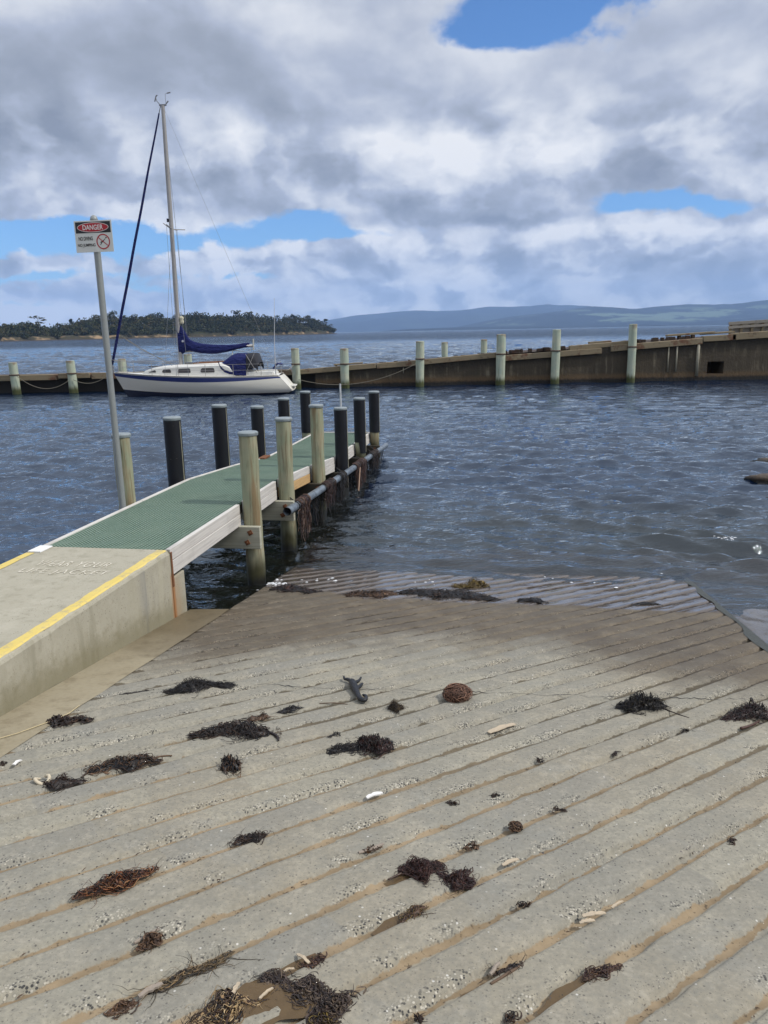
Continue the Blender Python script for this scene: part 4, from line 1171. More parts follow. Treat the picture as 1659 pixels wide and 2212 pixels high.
# ================================================================== YACHT
BY = 38.9
hull_m = pbr('white_hull_gelcoat', lambda t: dict(color=t.mix(t.noise(t.mapping(t.pos(), scale=(1, 1, 3)), 1.2, 4, .6), (.66, .63, .54), (.74, .72, .64)), rough=.28))
blue_m = pbr('navy_stripe_paint', color=(.018, .03, .135), rough=.3)
boot_m = worn('dark_antifouling', (.010, .013, .035), .3, 5, .55)
white_m = worn('white_deck_paint', (.72, .71, .66), .12, 5, .45, dirt=.1)
def canvas_fn(t):
    n = t.noise(t.pos(), 5, 5, .6)
    return dict(color=t.mix(n, (.009, .012, .062), (.018, .026, .135)), rough=.85, normal=t.bump(t.noise(t.mapping(t.pos(), scale=(2, 2, 5)), 2.2, 4, .6), 1.0, .16), spec=.2)
canvas = pbr('navy_canvas', canvas_fn)
win_m = pbr('tinted_window', lambda t: dict(color=t.mix(t.noise(t.pos(), 3, 3), (.035, .035, .04), (.11, .10, .10)), rough=.08))
alu = worn('mast_aluminium', (.36, .345, .33), .2, 3, .4, dirt=.2, metal=.2)
wire = pbr('rigging_wire', color=(.22, .23, .25), rough=.4, metal=.4)
yr = empty('sailing_yacht', (-9, BY, WZ), 'white sailing yacht with blue stripe and navy sail covers moored by the wharf', 'yacht')
XB, XS = -13.50, -5.05
def hullpt(p, zt, side):
    """p 0 bow .. 1 transom; zt height; side +-1"""
    sh = 1.22 - .28 * min(1, p / .62) + .03 * max(0, p - .62)
    sh = 1.22 - .62 * p + .36 * p * p
    tt = (sh - zt) / (sh + .45)                       # 0 sheer .. 1 keel line
    tt = min(1, max(0, tt))
    xb = XB + .62 * (1 - zt / 1.22) ** 1.0 if zt < 1.22 else XB
    xs = XS + .62 * min(1, max(0, (sh - zt) / .72)) ** .9
    if zt < .22: xs = XS + .62 - (.22 - zt) * 2.2
    x = xb + (xs - xb) * p
    B = 1.46 * (math.sin(min(1, p * 1.02 + .0) ** .62 * math.pi * .60) / math.sin(math.pi * .5)) if p > 0 else 0
    B = 1.46 * max(0, (1 - (1 - min(p / .58, 1)) ** 2.1)) ** .9 if p < .58 else 1.46 - .42 * ((p - .58) / .42) ** 1.8
    hb = B * max(0, (1 - tt ** 2.6)) ** .55 * (1 - .10 * (1 - tt) * 0)
    return Vector((x, BY + side * hb, zt)), sh
PN = np.concatenate([np.linspace(0, .12, 8)[:-1], np.linspace(.12, 1, 30)])
def shz(p): return hullpt(p, .5, 1)[1]
def hullrow(fz, side): return [hullpt(p, fz(p), side)[0] for p in PN]
def bootz(p): return WZ + .27 * (1 - p) ** 2.2 + .06 + .03 * p
def bands(zs, side):
    return [hullrow(z, side) for z in zs]
def stripe_hi(p): return shz(p) - .035
def stripe_lo(p): return shz(p) - .035 - (.14 + .12 * math.sin(math.pi * min(1, p * 1.02)) * 1.0 - .07 * p)
b = MB()
for sd in (-1, 1):
    b.grid(bands([lambda p: shz(p), stripe_hi], sd), flip=(sd > 0))
    b.grid(bands([lambda p, k=k: stripe_lo(p) + (bootz(p) - stripe_lo(p)) * k / 7 for k in range(8)], sd), flip=(sd > 0))
# transom
tr = []
for k in range(11):
    z = shz(1) + (-.12 - shz(1)) * k / 10
    a = hullpt(1, z, -1)[0]; c = hullpt(1, z, 1)[0]
    tr.append([a.lerp(c, u) + Vector((.05 * math.sin(u * math.pi), 0, 0)) for u in np.linspace(0, 1, 9)])
b.grid(tr, flip=True)
hull = b.build('hull', hull_m, yr, smooth=True, angle=40)
b = MB()
for sd in (-1, 1): b.grid(bands([lambda p, k=k: stripe_hi(p) + (stripe_lo(p) - stripe_hi(p)) * k / 2 for k in range(3)], sd), flip=(sd > 0))
b.build('stripe', blue_m, hull, smooth=True)
b = MB()
for sd in (-1, 1): b.grid(bands([lambda p, k=k: bootz(p) + (-.45 - bootz(p)) * k / 5 for k in range(6)], sd), flip=(sd > 0))
b.build('antifouling', boot_m, hull, smooth=True)
b = MB()
dkrow = []
for u in np.linspace(-1, 1, 9):
    dkrow.append([Vector((hullpt(p, shz(p), 1)[0].x, BY + u * (hullpt(p, shz(p), 1)[0].y - BY) * .995, shz(p) - .005 + .07 * (1 - u * u) * min(1, p * 4))) for p in PN])
b.grid(dkrow); b.build('deck', white_m, yr, smooth=True)
b = MB()
for sd in (-1, 1): b.tube([hullpt(p, shz(p), sd)[0] + Vector((0, 0, .02)) for p in PN[1:]], .025, 6)
b.build('toe_rail', worn('toe_rail_alloy', (.45, .42, .36), .2, 6, .5), yr, smooth=True)
# cabin
cab = []
cx = [-11.95, -11.75, -11.35, -10.9, -10.0, -9.0, -8.2, -7.75, -7.45, -7.15]
ctop = [1.16, 1.30, 1.42, 1.49, 1.55, 1.58, 1.60, 1.60, 1.50, 1.08]
chw = [.35, .48, .62, .74, .90, .98, 1.0, 1.0, 1.0, .98]
for x_, zt_, hw_ in zip(cx, ctop, chw):
    zb = .98
    row = []
    for u in (-1, -.995, -.93, -.86, -.5, 0, .5, .86, .93, .995, 1):
        zz = zb if abs(u) == 1 else (zt_ - .10 if abs(u) == .995 else zt_ - .035 if abs(u) == .93 else zt_ + .02 * (1 - abs(u)))
        row.append(Vector((x_, BY + u * hw_, max(zz, zb))))
    cab.append(row)
b = MB(); b.grid(cab)
cabin = b.build('cabin', white_m, yr, smooth=True, angle=35, fixn=False)
def cabhw(x): return float(np.interp(x, cx, chw))
for k, (x0, x1, zlo, zhi0, zhi1) in enumerate(((-11.56, -11.15, 1.215, 1.26, 1.33), (-10.83, -10.36, 1.195, 1.36, 1.375), (-10.03, -9.37, 1.18, 1.385, 1.395), (-8.88, -8.18, 1.185, 1.40, 1.40))):
    for sd in (-1, 1):
        b = MB(); yy = lambda x: BY + sd * (cabhw(x) + .012)
        o_ = [(x0 + .05, zlo), (x1 - .03, zlo), (x1, zlo + .04), (x1 - .03, zhi1 - .02), (x1 - .08, zhi1), (x0 + .10, zhi0), (x0 + .03, zhi0 - .05), (x0, zlo + .04)]
        ext = Vector((0, -sd * .02, 0))
        b.prism([Vector((x, yy(x), z)) for x, z in o_], ext)
        wb = b.build('window', win_m, cabin, fixn=True)
b = MB()
for sd in (-1, 1): b.tube([(x, BY + sd * .62, float(np.interp(x, cx, ctop)) + .05) for x in np.linspace(-9.3, -8.0, 8)], .025, 6)
b.build('handrail', worn('varnished_teak', (.22, .09, .035), .3, 9, .5), cabin)
b = MB(); b.box((-11.4, BY, 1.50), .45, .5, .05, bev=.012); b.box((-9.55, BY, 1.63), .5, .5, .06, bev=.012); b.build('hatch', win_m, cabin)
# cockpit coaming and lockers
b = MB(); b.box((-6.3, BY - .80, 1.07), 1.9, .22, .22, bev=.03); b.box((-6.3, BY + .80, 1.07), 1.9, .22, .22, bev=.03); b.box((-5.45, BY, 1.02), .35, 1.5, .18, bev=.03)
b.build('cockpit_coaming', white_m, yr)
# spray hood
def hoodrow(x, zt_, hw_, zb): return [Vector((x, BY + hw_ * math.sin(a), zb + (zt_ - zb) * max(0, math.cos(a)) ** .35)) for a in np.linspace(-math.pi / 2, math.pi / 2, 17)]
b = MB(); b.grid([hoodrow(-7.86, 1.66, .90, 1.42), hoodrow(-7.45, 1.98, .97, 1.15), hoodrow(-7.2, 2.07, 1.0, 1.02), hoodrow(-6.64, 2.06, 1.01, 1.01)])
sh_ = b.build('spray_hood', canvas, yr, smooth=True)
b = MB(); b.grid([hoodrow(-6.62, 2.06, .99, 1.32), hoodrow(-6.40, 2.08, .99, 1.34), hoodrow(-6.18, 2.06, .97, 1.36), hoodrow(-6.05, 1.6, .97, 1.20)])
b.build('hood_extension', pbr('black_canvas', color=(.009, .010, .016), rough=.8), sh_, smooth=True)
for sd in (-1, 1):
    b = MB(); b.grid([[Vector((x, BY + sd * (1.02), z + dz_)) for x, z in ((-7.98, 1.64), (-7.88, 1.36), (-7.7, 1.18), (-7.45, 1.08), (-7.0, 1.02), (-6.64, 1.0))] for dz_ in (0, .13)])
    b.build('hood_skirt', canvas, sh_, smooth=True)
b = MB()
for sd in (-1, 1): b.tube([(-6.68, BY + sd * .98, 1.05), (-6.2, BY + sd * .97, 2.06)], .014, 6); b.tube([(-6.62, BY + sd * .98, 2.03), (-6.1, BY + sd * .97, 1.1)], .014, 6)
b.build('hood_frame', alu, sh_)
# mast, boom, covers
MX0, MX1 = -10.06, -9.955
mast_path = [Vector((MX0 + (MX1 - MX0) * k, BY, 1.5 + (13.42 - 1.5) * k)) for k in np.linspace(0, 1, 14)]
b = MB(); b.tube(mast_path, [.105] * 11 + [.10, .09, .085], 14); mast = b.build('mast', alu, yr, smooth=True, angle=40)
mtop = mast_path[-1]
b = MB(); b.box(mtop + Vector((.0, 0, .03)), .34, .08, .07, bev=.01); b.tube([mtop + Vector((-.10, 0, .02)), mtop + Vector((-.26, 0, .20)), mtop + Vector((-.30, 0, .34))], .018, 6)
b.tube([mtop + Vector((-.36, 0, .18)), mtop + Vector((-.29, 0, .40)), mtop + Vector((-.22, 0, .46))], .03, 6)
b.tube([mtop + Vector((.10, 0, .02)), mtop + Vector((.27, 0, .20))], .03, 6); b.tube([mtop + Vector((.15, 0, .1)), mtop + Vector((.15, 0, .50)), mtop + Vector((.36, 0, .54))], .010, 5)
b.tube([mtop + Vector((.24, 0, .53)), mtop + Vector((.40, 0, .56))], .03, 6)
b.build('masthead_gear', wire, mast)
b = MB(); zsp = 8.0
b.tube([(-9.98, BY - .95, zsp + .06), (-10.0, BY, zsp), (-9.98, BY + .95, zsp + .06)], .03, 8); b.tube([(-10.3, BY - .3, zsp + .22), (-10.0, BY, zsp - .03), (-9.42, BY + .3, zsp - .02)], .022, 6)
b.build('spreaders', alu, mast)
b = MB(); b.box((-10.14, BY - .05, zsp + .38), .08, .10, .16, bev=.01); b.build('mast_light', boot_m, mast)
b = MB(); b.lathe(Vector((-9.86, BY, 3.52)), [(.05, 0), (.10, .04), (.115, .12), (.09, .24), (.13, .30), (.08, .36), (.01, .40)], 12); b.build('folded_cover_top', worn('cream_cloth', (.62, .58, .42), .2, 6, .8), mast, smooth=True)
cov_pts = [(-10.10, 3.50, 2.00, .15), (-9.95, 3.50, 2.06, .16), (-9.80, 3.30, 2.14, .18), (-9.55, 2.80, 2.20, .20), (-9.35, 2.68, 2.16, .21), (-9.0, 2.58, 2.08, .22), (-8.6, 2.53, 2.05, .21), (-8.2, 2.50, 2.05, .19), (-7.7, 2.485, 2.13, .16), (-7.2, 2.50, 2.25, .12), (-6.85, 2.55, 2.32, .09), (-6.56, 2.56, 2.34, .06)]
rows = []
for (x, zt_, zb_, hw_) in cov_pts:
    row = []
    for k in range(15):
        a = 2 * math.pi * (k % 14) / 14
        s_ = math.sin(a); wv = 1 + .06 * math.sin(x * 9 + a * 2)
        row.append(Vector((x, BY + hw_ * math.cos(a) * wv * (1.15 if s_ < 0 else .75), (zt_ + zb_) / 2 + (zt_ - zb_) / 2 * s_)))
    rows.append(row)
b = MB(); b.grid(rows); b.add(rows[0][:-1], [tuple(range(14))]); b.add(rows[-1][:-1], [tuple(range(14))])
b.build('sail_cover', canvas, mast, smooth=True, fixn=True)
b = MB(); b.lathe(Vector((0, 0, 0)), [(.001, 0), (.055, .001), (.055, .012), (.001, .013)], 16)
b.v = [(-9.83 + q[0], BY - .215 - q[2], 2.70 + q[1]) for q in b.v]
b.build('cover_badge', worn('pale_badge', (.45, .46, .52), .1, 9, .6), mast)
b = MB(); b.tube([(-10.0, BY, 2.20), (-6.42, BY, 2.42)], .07, 10); b.build('boom', alu, mast, smooth=True)
b = MB(); b.tube([(-6.38, BY, 2.2), (-6.36, BY, 2.75)], .035, 6); b.tube([(-7.4, BY, 2.3), (-7.45, BY - .1, 1.9)], .02, 6); b.tube([(-6.45, BY, 2.35), (-6.6, BY, 2.1), (-7.4, BY, 2.2)], .015, 6); b.build('topping_gear', worn('cream_blocks', (.55, .54, .46), .2, 9, .6), mast)
# furled headsail
jb0 = Vector((-13.52, BY, 1.62)); jt = Vector((-10.16, BY, 13.1))
b = MB(); n = 22; b.tube([jb0.lerp(jt, k / n) + Vector((0, .02 * math.sin(k), 0)) for k in range(n + 1)], [.035 + .042 * math.sin(math.pi * min(1, (k / n) * .8 + .20)) ** .7 * (1 - .5 * k / n) for k in range(n + 1)], 10)
b.build('furled_headsail', canvas, yr, smooth=True)
b = MB(); b.tube([jt, Vector((-10.06, BY, 13.42))], .02, 6); b.tube([Vector((-13.5, BY, 1.2)), jb0], .03, 6); b.lathe(Vector((-13.51, BY, 1.46)), [(.02, 0), (.09, .01), (.09, .10), (.02, .11)], 12); b.build('forestay_fittings', wire, yr)
b = MB()
for p, q, rr_ in ((mtop, (-5.2, BY, 1.0), .005), (mtop, (-9.9, BY - 1.3, 1.0), .009), (mtop, (-9.9, BY + 1.3, 1.0), .009), ((-9.98, BY - .95, zsp + .06), (-9.98, BY - 1.32, 1.0), .008), ((-9.98, BY + .95, zsp + .06), (-9.98, BY + 1.32, 1.0), .008), ((-10, BY, zsp), (-10.6, BY - 1.2, 1.0), .008), ((-10, BY, zsp), (-9.4, BY - 1.3, 1.0), .008)):
    b.tube([p, q], rr_, 5)
b.build('stays', wire, yr)
for ax_ in (-.5,):
    jy = jb0.lerp(jt, .13)
    b = MB(); b.tube([jy, jy + Vector((1.2, -.2, -.75)), jy + Vector((2.8, -.6, -1.62))], .012, 5); b.tube([jy, jy + Vector((1.0, .2, -.78)), jy + Vector((2.6, .6, -1.62))], .012, 5); b.build('jib_sheets', rope_m, yr)
# rails
b = MB(); rl = alu
pts = [hullpt(p, shz(p), -1)[0] for p in (.10, .26, .42, .58, .74, .90, .985)]
for sd in (-1, 1):
    L_ = []
    for p in (.04, .10, .26, .42, .58, .74, .90, .985):
        q = hullpt(p, shz(p), sd)[0]; q.y = BY + (q.y - BY) * .95; tpt = q + Vector((0, 0, .60)); b.tube([q, tpt], .013, 5); L_.append(tpt)
    b.tube(L_, .007, 5); b.tube([q - Vector((0, 0, .28)) for q in L_], .006, 5)
b.tube([hullpt(.04, shz(.04), -1)[0] + Vector((0, 0, .6)), (XB - .05, BY, 1.86), hullpt(.04, shz(.04), 1)[0] + Vector((0, 0, .6))], .016, 6); b.tube([(XB - .05, BY, 1.86), (XB + .05, BY, 1.25)], .016, 6)
e_ = [hullpt(.985, shz(1), s_)[0] + Vector((0, 0, .6)) for s_ in (-1, 1)]; b.tube(e_, .016, 6); 
b.build('guard_rails', rl, yr)
b = MB(); b.tube([(-5.2, BY - .9, 1.0), (-5.2, BY - .9, 2.3), (-5.09, BY - .9, 4.65)], [.022, .016, .008], 6); b.build('whip_aerial', worn('white_aerial', (.6, .6, .6), .1, 5, .4), yr)
b = MB(); b.tube([(-4.62, BY - .5, .45), (-4.35, BY - .5, .42), (-4.35, BY + .5, .42), (-4.62, BY + .5, .45)], .03, 6); b.box((-4.5, BY, .40), .35, .9, .04, bev=.01); b.build('stern_step', white_m, yr)
b = MB(); b.tube([(-5.35, BY - .7, 1.3), (-5.1, BY - .75, 1.55), (-4.9, BY - .6, 1.5)], .05, 8); b.build('blue_line_coil', blue_m, yr)

# ================================================================== ISLAND WITH TREES
ISX = [(-40, 738), (0, 738), (300, 731.2), (500, 727.0), (725, 721.2)]
def isl(px):                       # shoreline point under photo column px
    return at(px, float(np.interp(px, [q[0] for q in ISX], [q[1] for q in ISX])), 0)
prof = [(-200, 700), (-60, 708), (0, 706), (60, 697), (105, 709), (150, 700), (180, 692), (240, 681), (285, 686), (330, 682), (420, 679), (470, 680), (540, 679), (590, 683), (640, 682), (690, 689), (712, 703), (726, 716)]
pxs = np.concatenate([np.linspace(-420, 727, 150)])
rowsI = []
crest = []
for px in pxs:
    p = isl(max(px, -40)) if px > -40 else isl(-40) + Vector(((px + 40) * .43, -(px + 40) * .1, 0)) * 1.0
    away = Vector((p.x, p.y, 0)).normalized()
    yt = float(np.interp(px, [q[0] for q in prof], [q[1] for q in prof]))
    yb = float(np.interp(px, [q[0] for q in ISX], [q[1] for q in ISX]))
    hgt = max(.5, (yb - yt) / PF * p.y * 1.0)
    crest.append((p, away, hgt))
    cl_ = (2.2 + 4.2 * max(0, float(vnoise(px / 26, 1, 6)) - .25)) * min(1, (727 - px) / 18 + .15)
    j = (float(fbm(px / 9, 2, 5)) - .47) * 14
    gr = max(cl_, hgt - 9)
    rowsI.append([p + away * (j - 3) + Vector((0, 0, -3)), p + away * (j + 1) + Vector((0, 0, .8)), p + away * (j + 4) + Vector((0, 0, cl_ * .55)), p + away * (j + 7) + Vector((0, 0, cl_)), p + away * (j + 35) + Vector((0, 0, cl_ + (gr - cl_) * .45)), p + away * (j + 80) + Vector((0, 0, gr * .96)), p + away * 170 + Vector((0, 0, gr * .8)), p + away * 330 + Vector((0, 0, -3))])
def isl_fn(t):
    o = t.pos(); x, y, z = t.sep(o)
    n = t.noise(t.mapping(o, scale=(.05, .05, .12)), 1, 5, .65); n2 = t.noise(o, .35, 5, .65)
    tan_ = t.mix(n2, (.22, .15, .085), (.34, .25, .15))
    c = t.mix(t.step(n, .50, .62), (.05, .045, .028), tan_)
    c = t.mix(t.step(z, 3.2, 5.2), c, t.mix(n2, (.018, .024, .012), (.045, .045, .022)))
    c = t.mix(t.step(z, 1.2, .3), c, (.06, .05, .045))
    return dict(color=c, rough=.95, spec=.1)
b = MB(); b.grid(rowsI, flip=True); b.build('island', pbr('island_earth', isl_fn), kind='structure', smooth=True)
def leaf_fn(t):
    at_ = t.attr('Col', 'Color')
    return dict(color=at_, rough=.8, spec=.2)
leaf_m = pbr('gum_leaves', leaf_fn)
bark_m = worn('gum_bark', (.20, .17, .14), .3, .5, .9)
def leafcloud(V_, C_, c, rx, ry, rz_, n, size, g, base):
    """leaf sprays spread through an uneven crown"""
    k = 0
    lobes = [(g.normal(0, .45), g.normal(0, .45), g.normal(.1, .35), g.uniform(.35, .6)) for _ in range(7)]
    out = []
    for i in range(n):
        lb = lobes[i % 7]
        d_ = g.normal(0, 1, 3); d_ /= np.linalg.norm(d_) + 1e-9
        rad = g.uniform(.45, 1) ** .5 * lb[3]
        q = np.array([(lb[0] + d_[0] * rad) * rx, (lb[1] + d_[1] * rad) * ry, (lb[2] + d_[2] * rad * .8) * rz_])
        a = g.normal(0, 1, 3); a /= np.linalg.norm(a); e = np.cross(a, g.normal(0, 1, 3)); e /= np.linalg.norm(e) + 1e-9
        s1, s2 = size * g.uniform(.5, 1.2), size * g.uniform(.4, .9)
        ctr = np.array(c) + q
        V_ += [ctr - a * s1 - e * s2 * .3, ctr + e * s2, ctr + a * s1 - e * s2 * .2, ctr - e * s2]
        col = np.array(base) * g.uniform(.65, 1.5) * np.array([g.uniform(.85, 1.25), 1, g.uniform(.7, 1.1)])
        C_ += [(*col, 1)] * 4
g = np.random.default_rng(11)
V_, C_ = [], []
pal = [(.030, .038, .015), (.044, .048, .018), (.022, .031, .015), (.056, .054, .024)]
for k in range(1250):
    px = g.uniform(-330, 722)
    i = int(np.searchsorted(pxs, px)); i = min(max(i, 0), len(pxs) - 1)
    p, away, hgt = crest[i]
    back = g.uniform(0, 1) ** .8
    gr = max(5, hgt - 9)
    gz = 1.8 + (gr - 1.8) * min(1, back * 1.1)
    hgt_t = min(g.uniform(7, 12), max(3, hgt - gz + 1.2)) if back > .55 else g.uniform(5, 9)
    hgt_t = min(hgt_t, max(2.5, hgt * 1.02 - gz)) if gz + hgt_t > hgt + 1 else hgt_t
    base = p + away * (6 + back * 75)
    rx = hgt_t * g.uniform(.5, .85)
    leafcloud(V_, C_, (base.x, base.y, gz + hgt_t * .48), rx, rx, hgt_t * .58, 100, 1.15, g, pal[g.integers(0, 4)])
Vn = np.array(V_); Fn = np.arange(len(Vn)).reshape(-1, 4)
np_mesh('island_woodland', Vn, Fn, leaf_m, kind='stuff', smooth=False, attrs={'Col': np.array(C_)}, label='dense dark green gum woodland covering the low island', cat='woodland')
def tree(px, ytop, hgt_t, back, label, lean=0.0, flatc=False, seed=0, spread=.6):
    i = int(np.searchsorted(pxs, px)); p, away, hgt = crest[i]
    base = p + away * (10 + 70 * back)
    dist = base.y
    ztop = CAMZ + (isl_h(px) - ytop) / PF * dist
    gz = ztop - hgt_t
    gg = np.random.default_rng(seed)
    rt = empty('gum_tree', (base.x, base.y, gz - 2), label, 'tree', 'trees standing out on the island skyline')
    b = MB(); r0 = .35
    top = base + Vector((lean * hgt_t, 0, 0))
    trunk = [Vector((base.x + lean * hgt_t * (k / 6) ** 2, base.y, gz - 2 + (hgt_t * .85 + 2) * k / 6)) for k in range(7)]
    b.tube(trunk, [r0 * (1 - .11 * k) for k in range(7)], 7)
    for m in range(5):
        k = gg.integers(3, 6); st = trunk[k]
        en = st + Vector((gg.uniform(-1, 1) * hgt_t * spread * .8 + lean * 2, gg.uniform(-1, 1) * 2, gg.uniform(.12, .3) * hgt_t))
        b.tube([st, st.lerp(en, .5) + Vector((0, 0, .3)), en], [.20, .14, .06], 5)
    b.build('trunk', bark_m, rt, smooth=True)
    V2, C2 = [], []
    n = 230
    if flatc:
        for (dx, dz_, rx) in ((-.42, .93, .30), (-.18, .98, .22), (.10, .84, .34), (.38, .70, .30), (.25, .48, .35), (-.1, .5, .3)):
            leafcloud(V2, C2, (base.x + dx * hgt_t * spread * 1.5, base.y, gz + dz_ * hgt_t), rx * hgt_t * spread, 2.5, hgt_t * .09, 60, .7, gg, pal[seed % 4])
    else:
        leafcloud(V2, C2, (base.x + lean * hgt_t, base.y, gz + hgt_t * .66), hgt_t * spread, hgt_t * spread * .8, hgt_t * .36, n, .95, gg, pal[seed % 4])
    org = (base.x, base.y, gz - 2)
    V2 = np.array(V2); o = np_mesh('crown', V2, np.arange(len(V2)).reshape(-1, 4), leaf_m, smooth=False, attrs={'Col': np.array(C2)}, origin=org)
    o.parent = rt; o.location = (0, 0, 0)
def isl_h(px): return 731.5 - (px + 20) * (32.4 / 1685)
tree(84, 686, 13, .5, 'windswept flat topped gum tree leaning left on the island skyline', -.05, True, 1, .8)
tree(150, 691, 8, .6, 'thin sparse young tree in the skyline gap left of the sign pole', 0, False, 2, .22)
tree(218, 680, 14, .7, 'broad gum tree on the rise just left of the sign pole', 0, False, 3)
tree(246, 674, 15, .7, 'tallest dark gum tree, just right of the sign pole', 0, False, 4, .5)
tree(292, 681, 13, .6, 'rounded gum tree between the furled headsail and the mast', 0, False, 5)
tree(338, 677, 13, .7, 'wide gum tree just left of the yacht mast', 0, False, 6)
tree(432, 675, 13, .7, 'gum tree on the skyline above the yacht sail cover', 0, False, 7)
tree(515, 673, 13, .7, 'gum tree with a small raised tuft over the middle of the island', 0, False, 8, .5)
tree(537, 674, 12, .7, 'gum tree in the middle of the island, right of the tufted one', 0, False, 9)
tree(628, 680, 11, .6, 'gum tree on the skyline right of the whip aerial', 0, False, 10, .55)
tree(664, 681, 11, .6, 'last tall gum tree before the island slopes down on the right', 0, False, 11)
tree(698, 690, 8, .5, 'low bushy tree near the right tip of the island', 0, False, 12)

# ================================================================== ROCKS AT THE RIGHT
def rock_fn(t):
    o = t.pos(); n = t.noise(o, 5, 5, .65); n2 = t.noise(o, 22, 4, .6); x, y, z = t.sep(o)
    c = t.mix(n, (.045, .030, .018), (.10, .065, .03))
    c = t.mix(t.step(t.add(z, t.mul(n2, .1)), .20, .12), c, (.02, .018, .014))
    return dict(color=c, rough=.5, normal=t.bump(t.add(n, n2), .8, .03))
rock_m = pbr('wet_brown_rock', rock_fn)
def rock(c, rx, ry, rz_, seed, label):
    bm = bmesh.new(); bmesh.ops.create_icosphere(bm, subdivisions=4, radius=1)
    for v in bm.verts:
        d_ = v.co.normalized()
        k = 1 + (float(fbm(d_.x * 1.7 + seed, d_.y * 1.7 + d_.z * 1.3, seed)) - .47) * .9 + (float(fbm(d_.x * 6 + seed, d_.z * 6 + d_.y * 3, seed + 3)) - .47) * .22
        z_ = d_.z * (.55 if d_.z > 0 else 1)
        v.co = Vector((c[0] + d_.x * rx * k, c[1] + d_.y * ry * k, c[2] + z_ * rz_ * k))
    b = MB(); bm.verts.index_update(); b.add([v.co for v in bm.verts], [tuple(v.index for v in f.verts) for f in bm.faces]); bm.free()
    b.build('rock', rock_m, None, c, smooth=True, label=label, cat='rock', group='rocks showing at the right edge of the water')
p = at(1668, 1044, .05); rock((p.x + .42, p.y, .0), .86, .6, .42, 2, 'larger brown rock breaking the surface at the right edge of the picture')
p = at(1672, 996, .05); rock((p.x + .25, p.y, .0), .65, .5, .22, 5, 'small dark rock awash beyond the larger brown rock')
p = at(1667, 1073, .05); rock((p.x + .12, p.y, -.03), .25, .25, .16, 9, 'tiny black rock awash in front of the larger brown rock')
# ================================================================== WRACK ON THE RAMP
def weed_fn(t):
    c = t.attr('Col', 'Color'); n = t.noise(t.pos(), 70, 3, .6)
    return dict(color=t.mix(t.maprange(n, .3, .7, 0, .5), c, t.mix(.6, c, (.006, .005, .005))), rough=t.maprange(n, .2, .8, .32, .7), spec=.45)
weed_m = pbr('seaweed', weed_fn)
BLACK = [(.010, .009, .010), (.016, .013, .012), (.022, .016, .012), (.008, .008, .010)]
DARKBR = [(.020, .012, .009), (.035, .018, .011), (.055, .028, .014), (.014, .011, .010)]
MAROON = [(.030, .010, .009), (.045, .016, .013), (.018, .009, .009), (.060, .025, .016)]
RED = [(.105, .034, .014), (.17, .060, .022), (.060, .020, .012), (.25, .12, .05)]
BROWN = [(.10, .052, .024), (.15, .085, .045), (.065, .034, .018), (.045, .024, .014)]
OLIVE = [(.11, .072, .012), (.17, .115, .020), (.07, .045, .012)]
STRAW = [(.36, .25, .12), (.24, .15, .07), (.45, .33, .18), (.07, .04, .022)]
BALL = [(.17, .085, .052), (.24, .125, .080), (.11, .055, .035)]
gd = np.random.default_rng(77)
def gz_(s, n): return rz(s)
def wisp(b, s, n, h, ang, L, rad, curl, hmax, col, seg=8, lift=-.12, flat=False):
    """one weed strand wandering over the ramp from (s, n)"""
    path = []; a = ang; k_ = gd.normal(0, curl); hh = h
    for i in range(seg + 1):
        path.append(J(s, n, gz_(s, n) + max(.003, hh)))
        s += math.cos(a) * L / seg; n += math.sin(a) * L / seg
        k_ = k_ * .7 + gd.normal(0, curl) * .6; a += k_
        hh += gd.normal(lift, .5) * L / seg
        hh = min(max(hh, .003), hmax)
    b.col = tuple(np.array(col) * gd.uniform(.7, 1.35))
    if flat:
        w = [rad * 2 * math.sin(math.pi * min(1, .12 + i / seg * .86)) for i in range(seg + 1)]
        sd = [Vector((math.cos(a + i * .3), math.sin(a + i * .3), gd.normal(0, .35))).normalized() for i in range(seg + 1)]
        b.ribbon(path, w, sd)
    else:
        b.tube(path, [rad * (1 - .75 * i / seg) for i in range(seg + 1)], 4, caps=False)
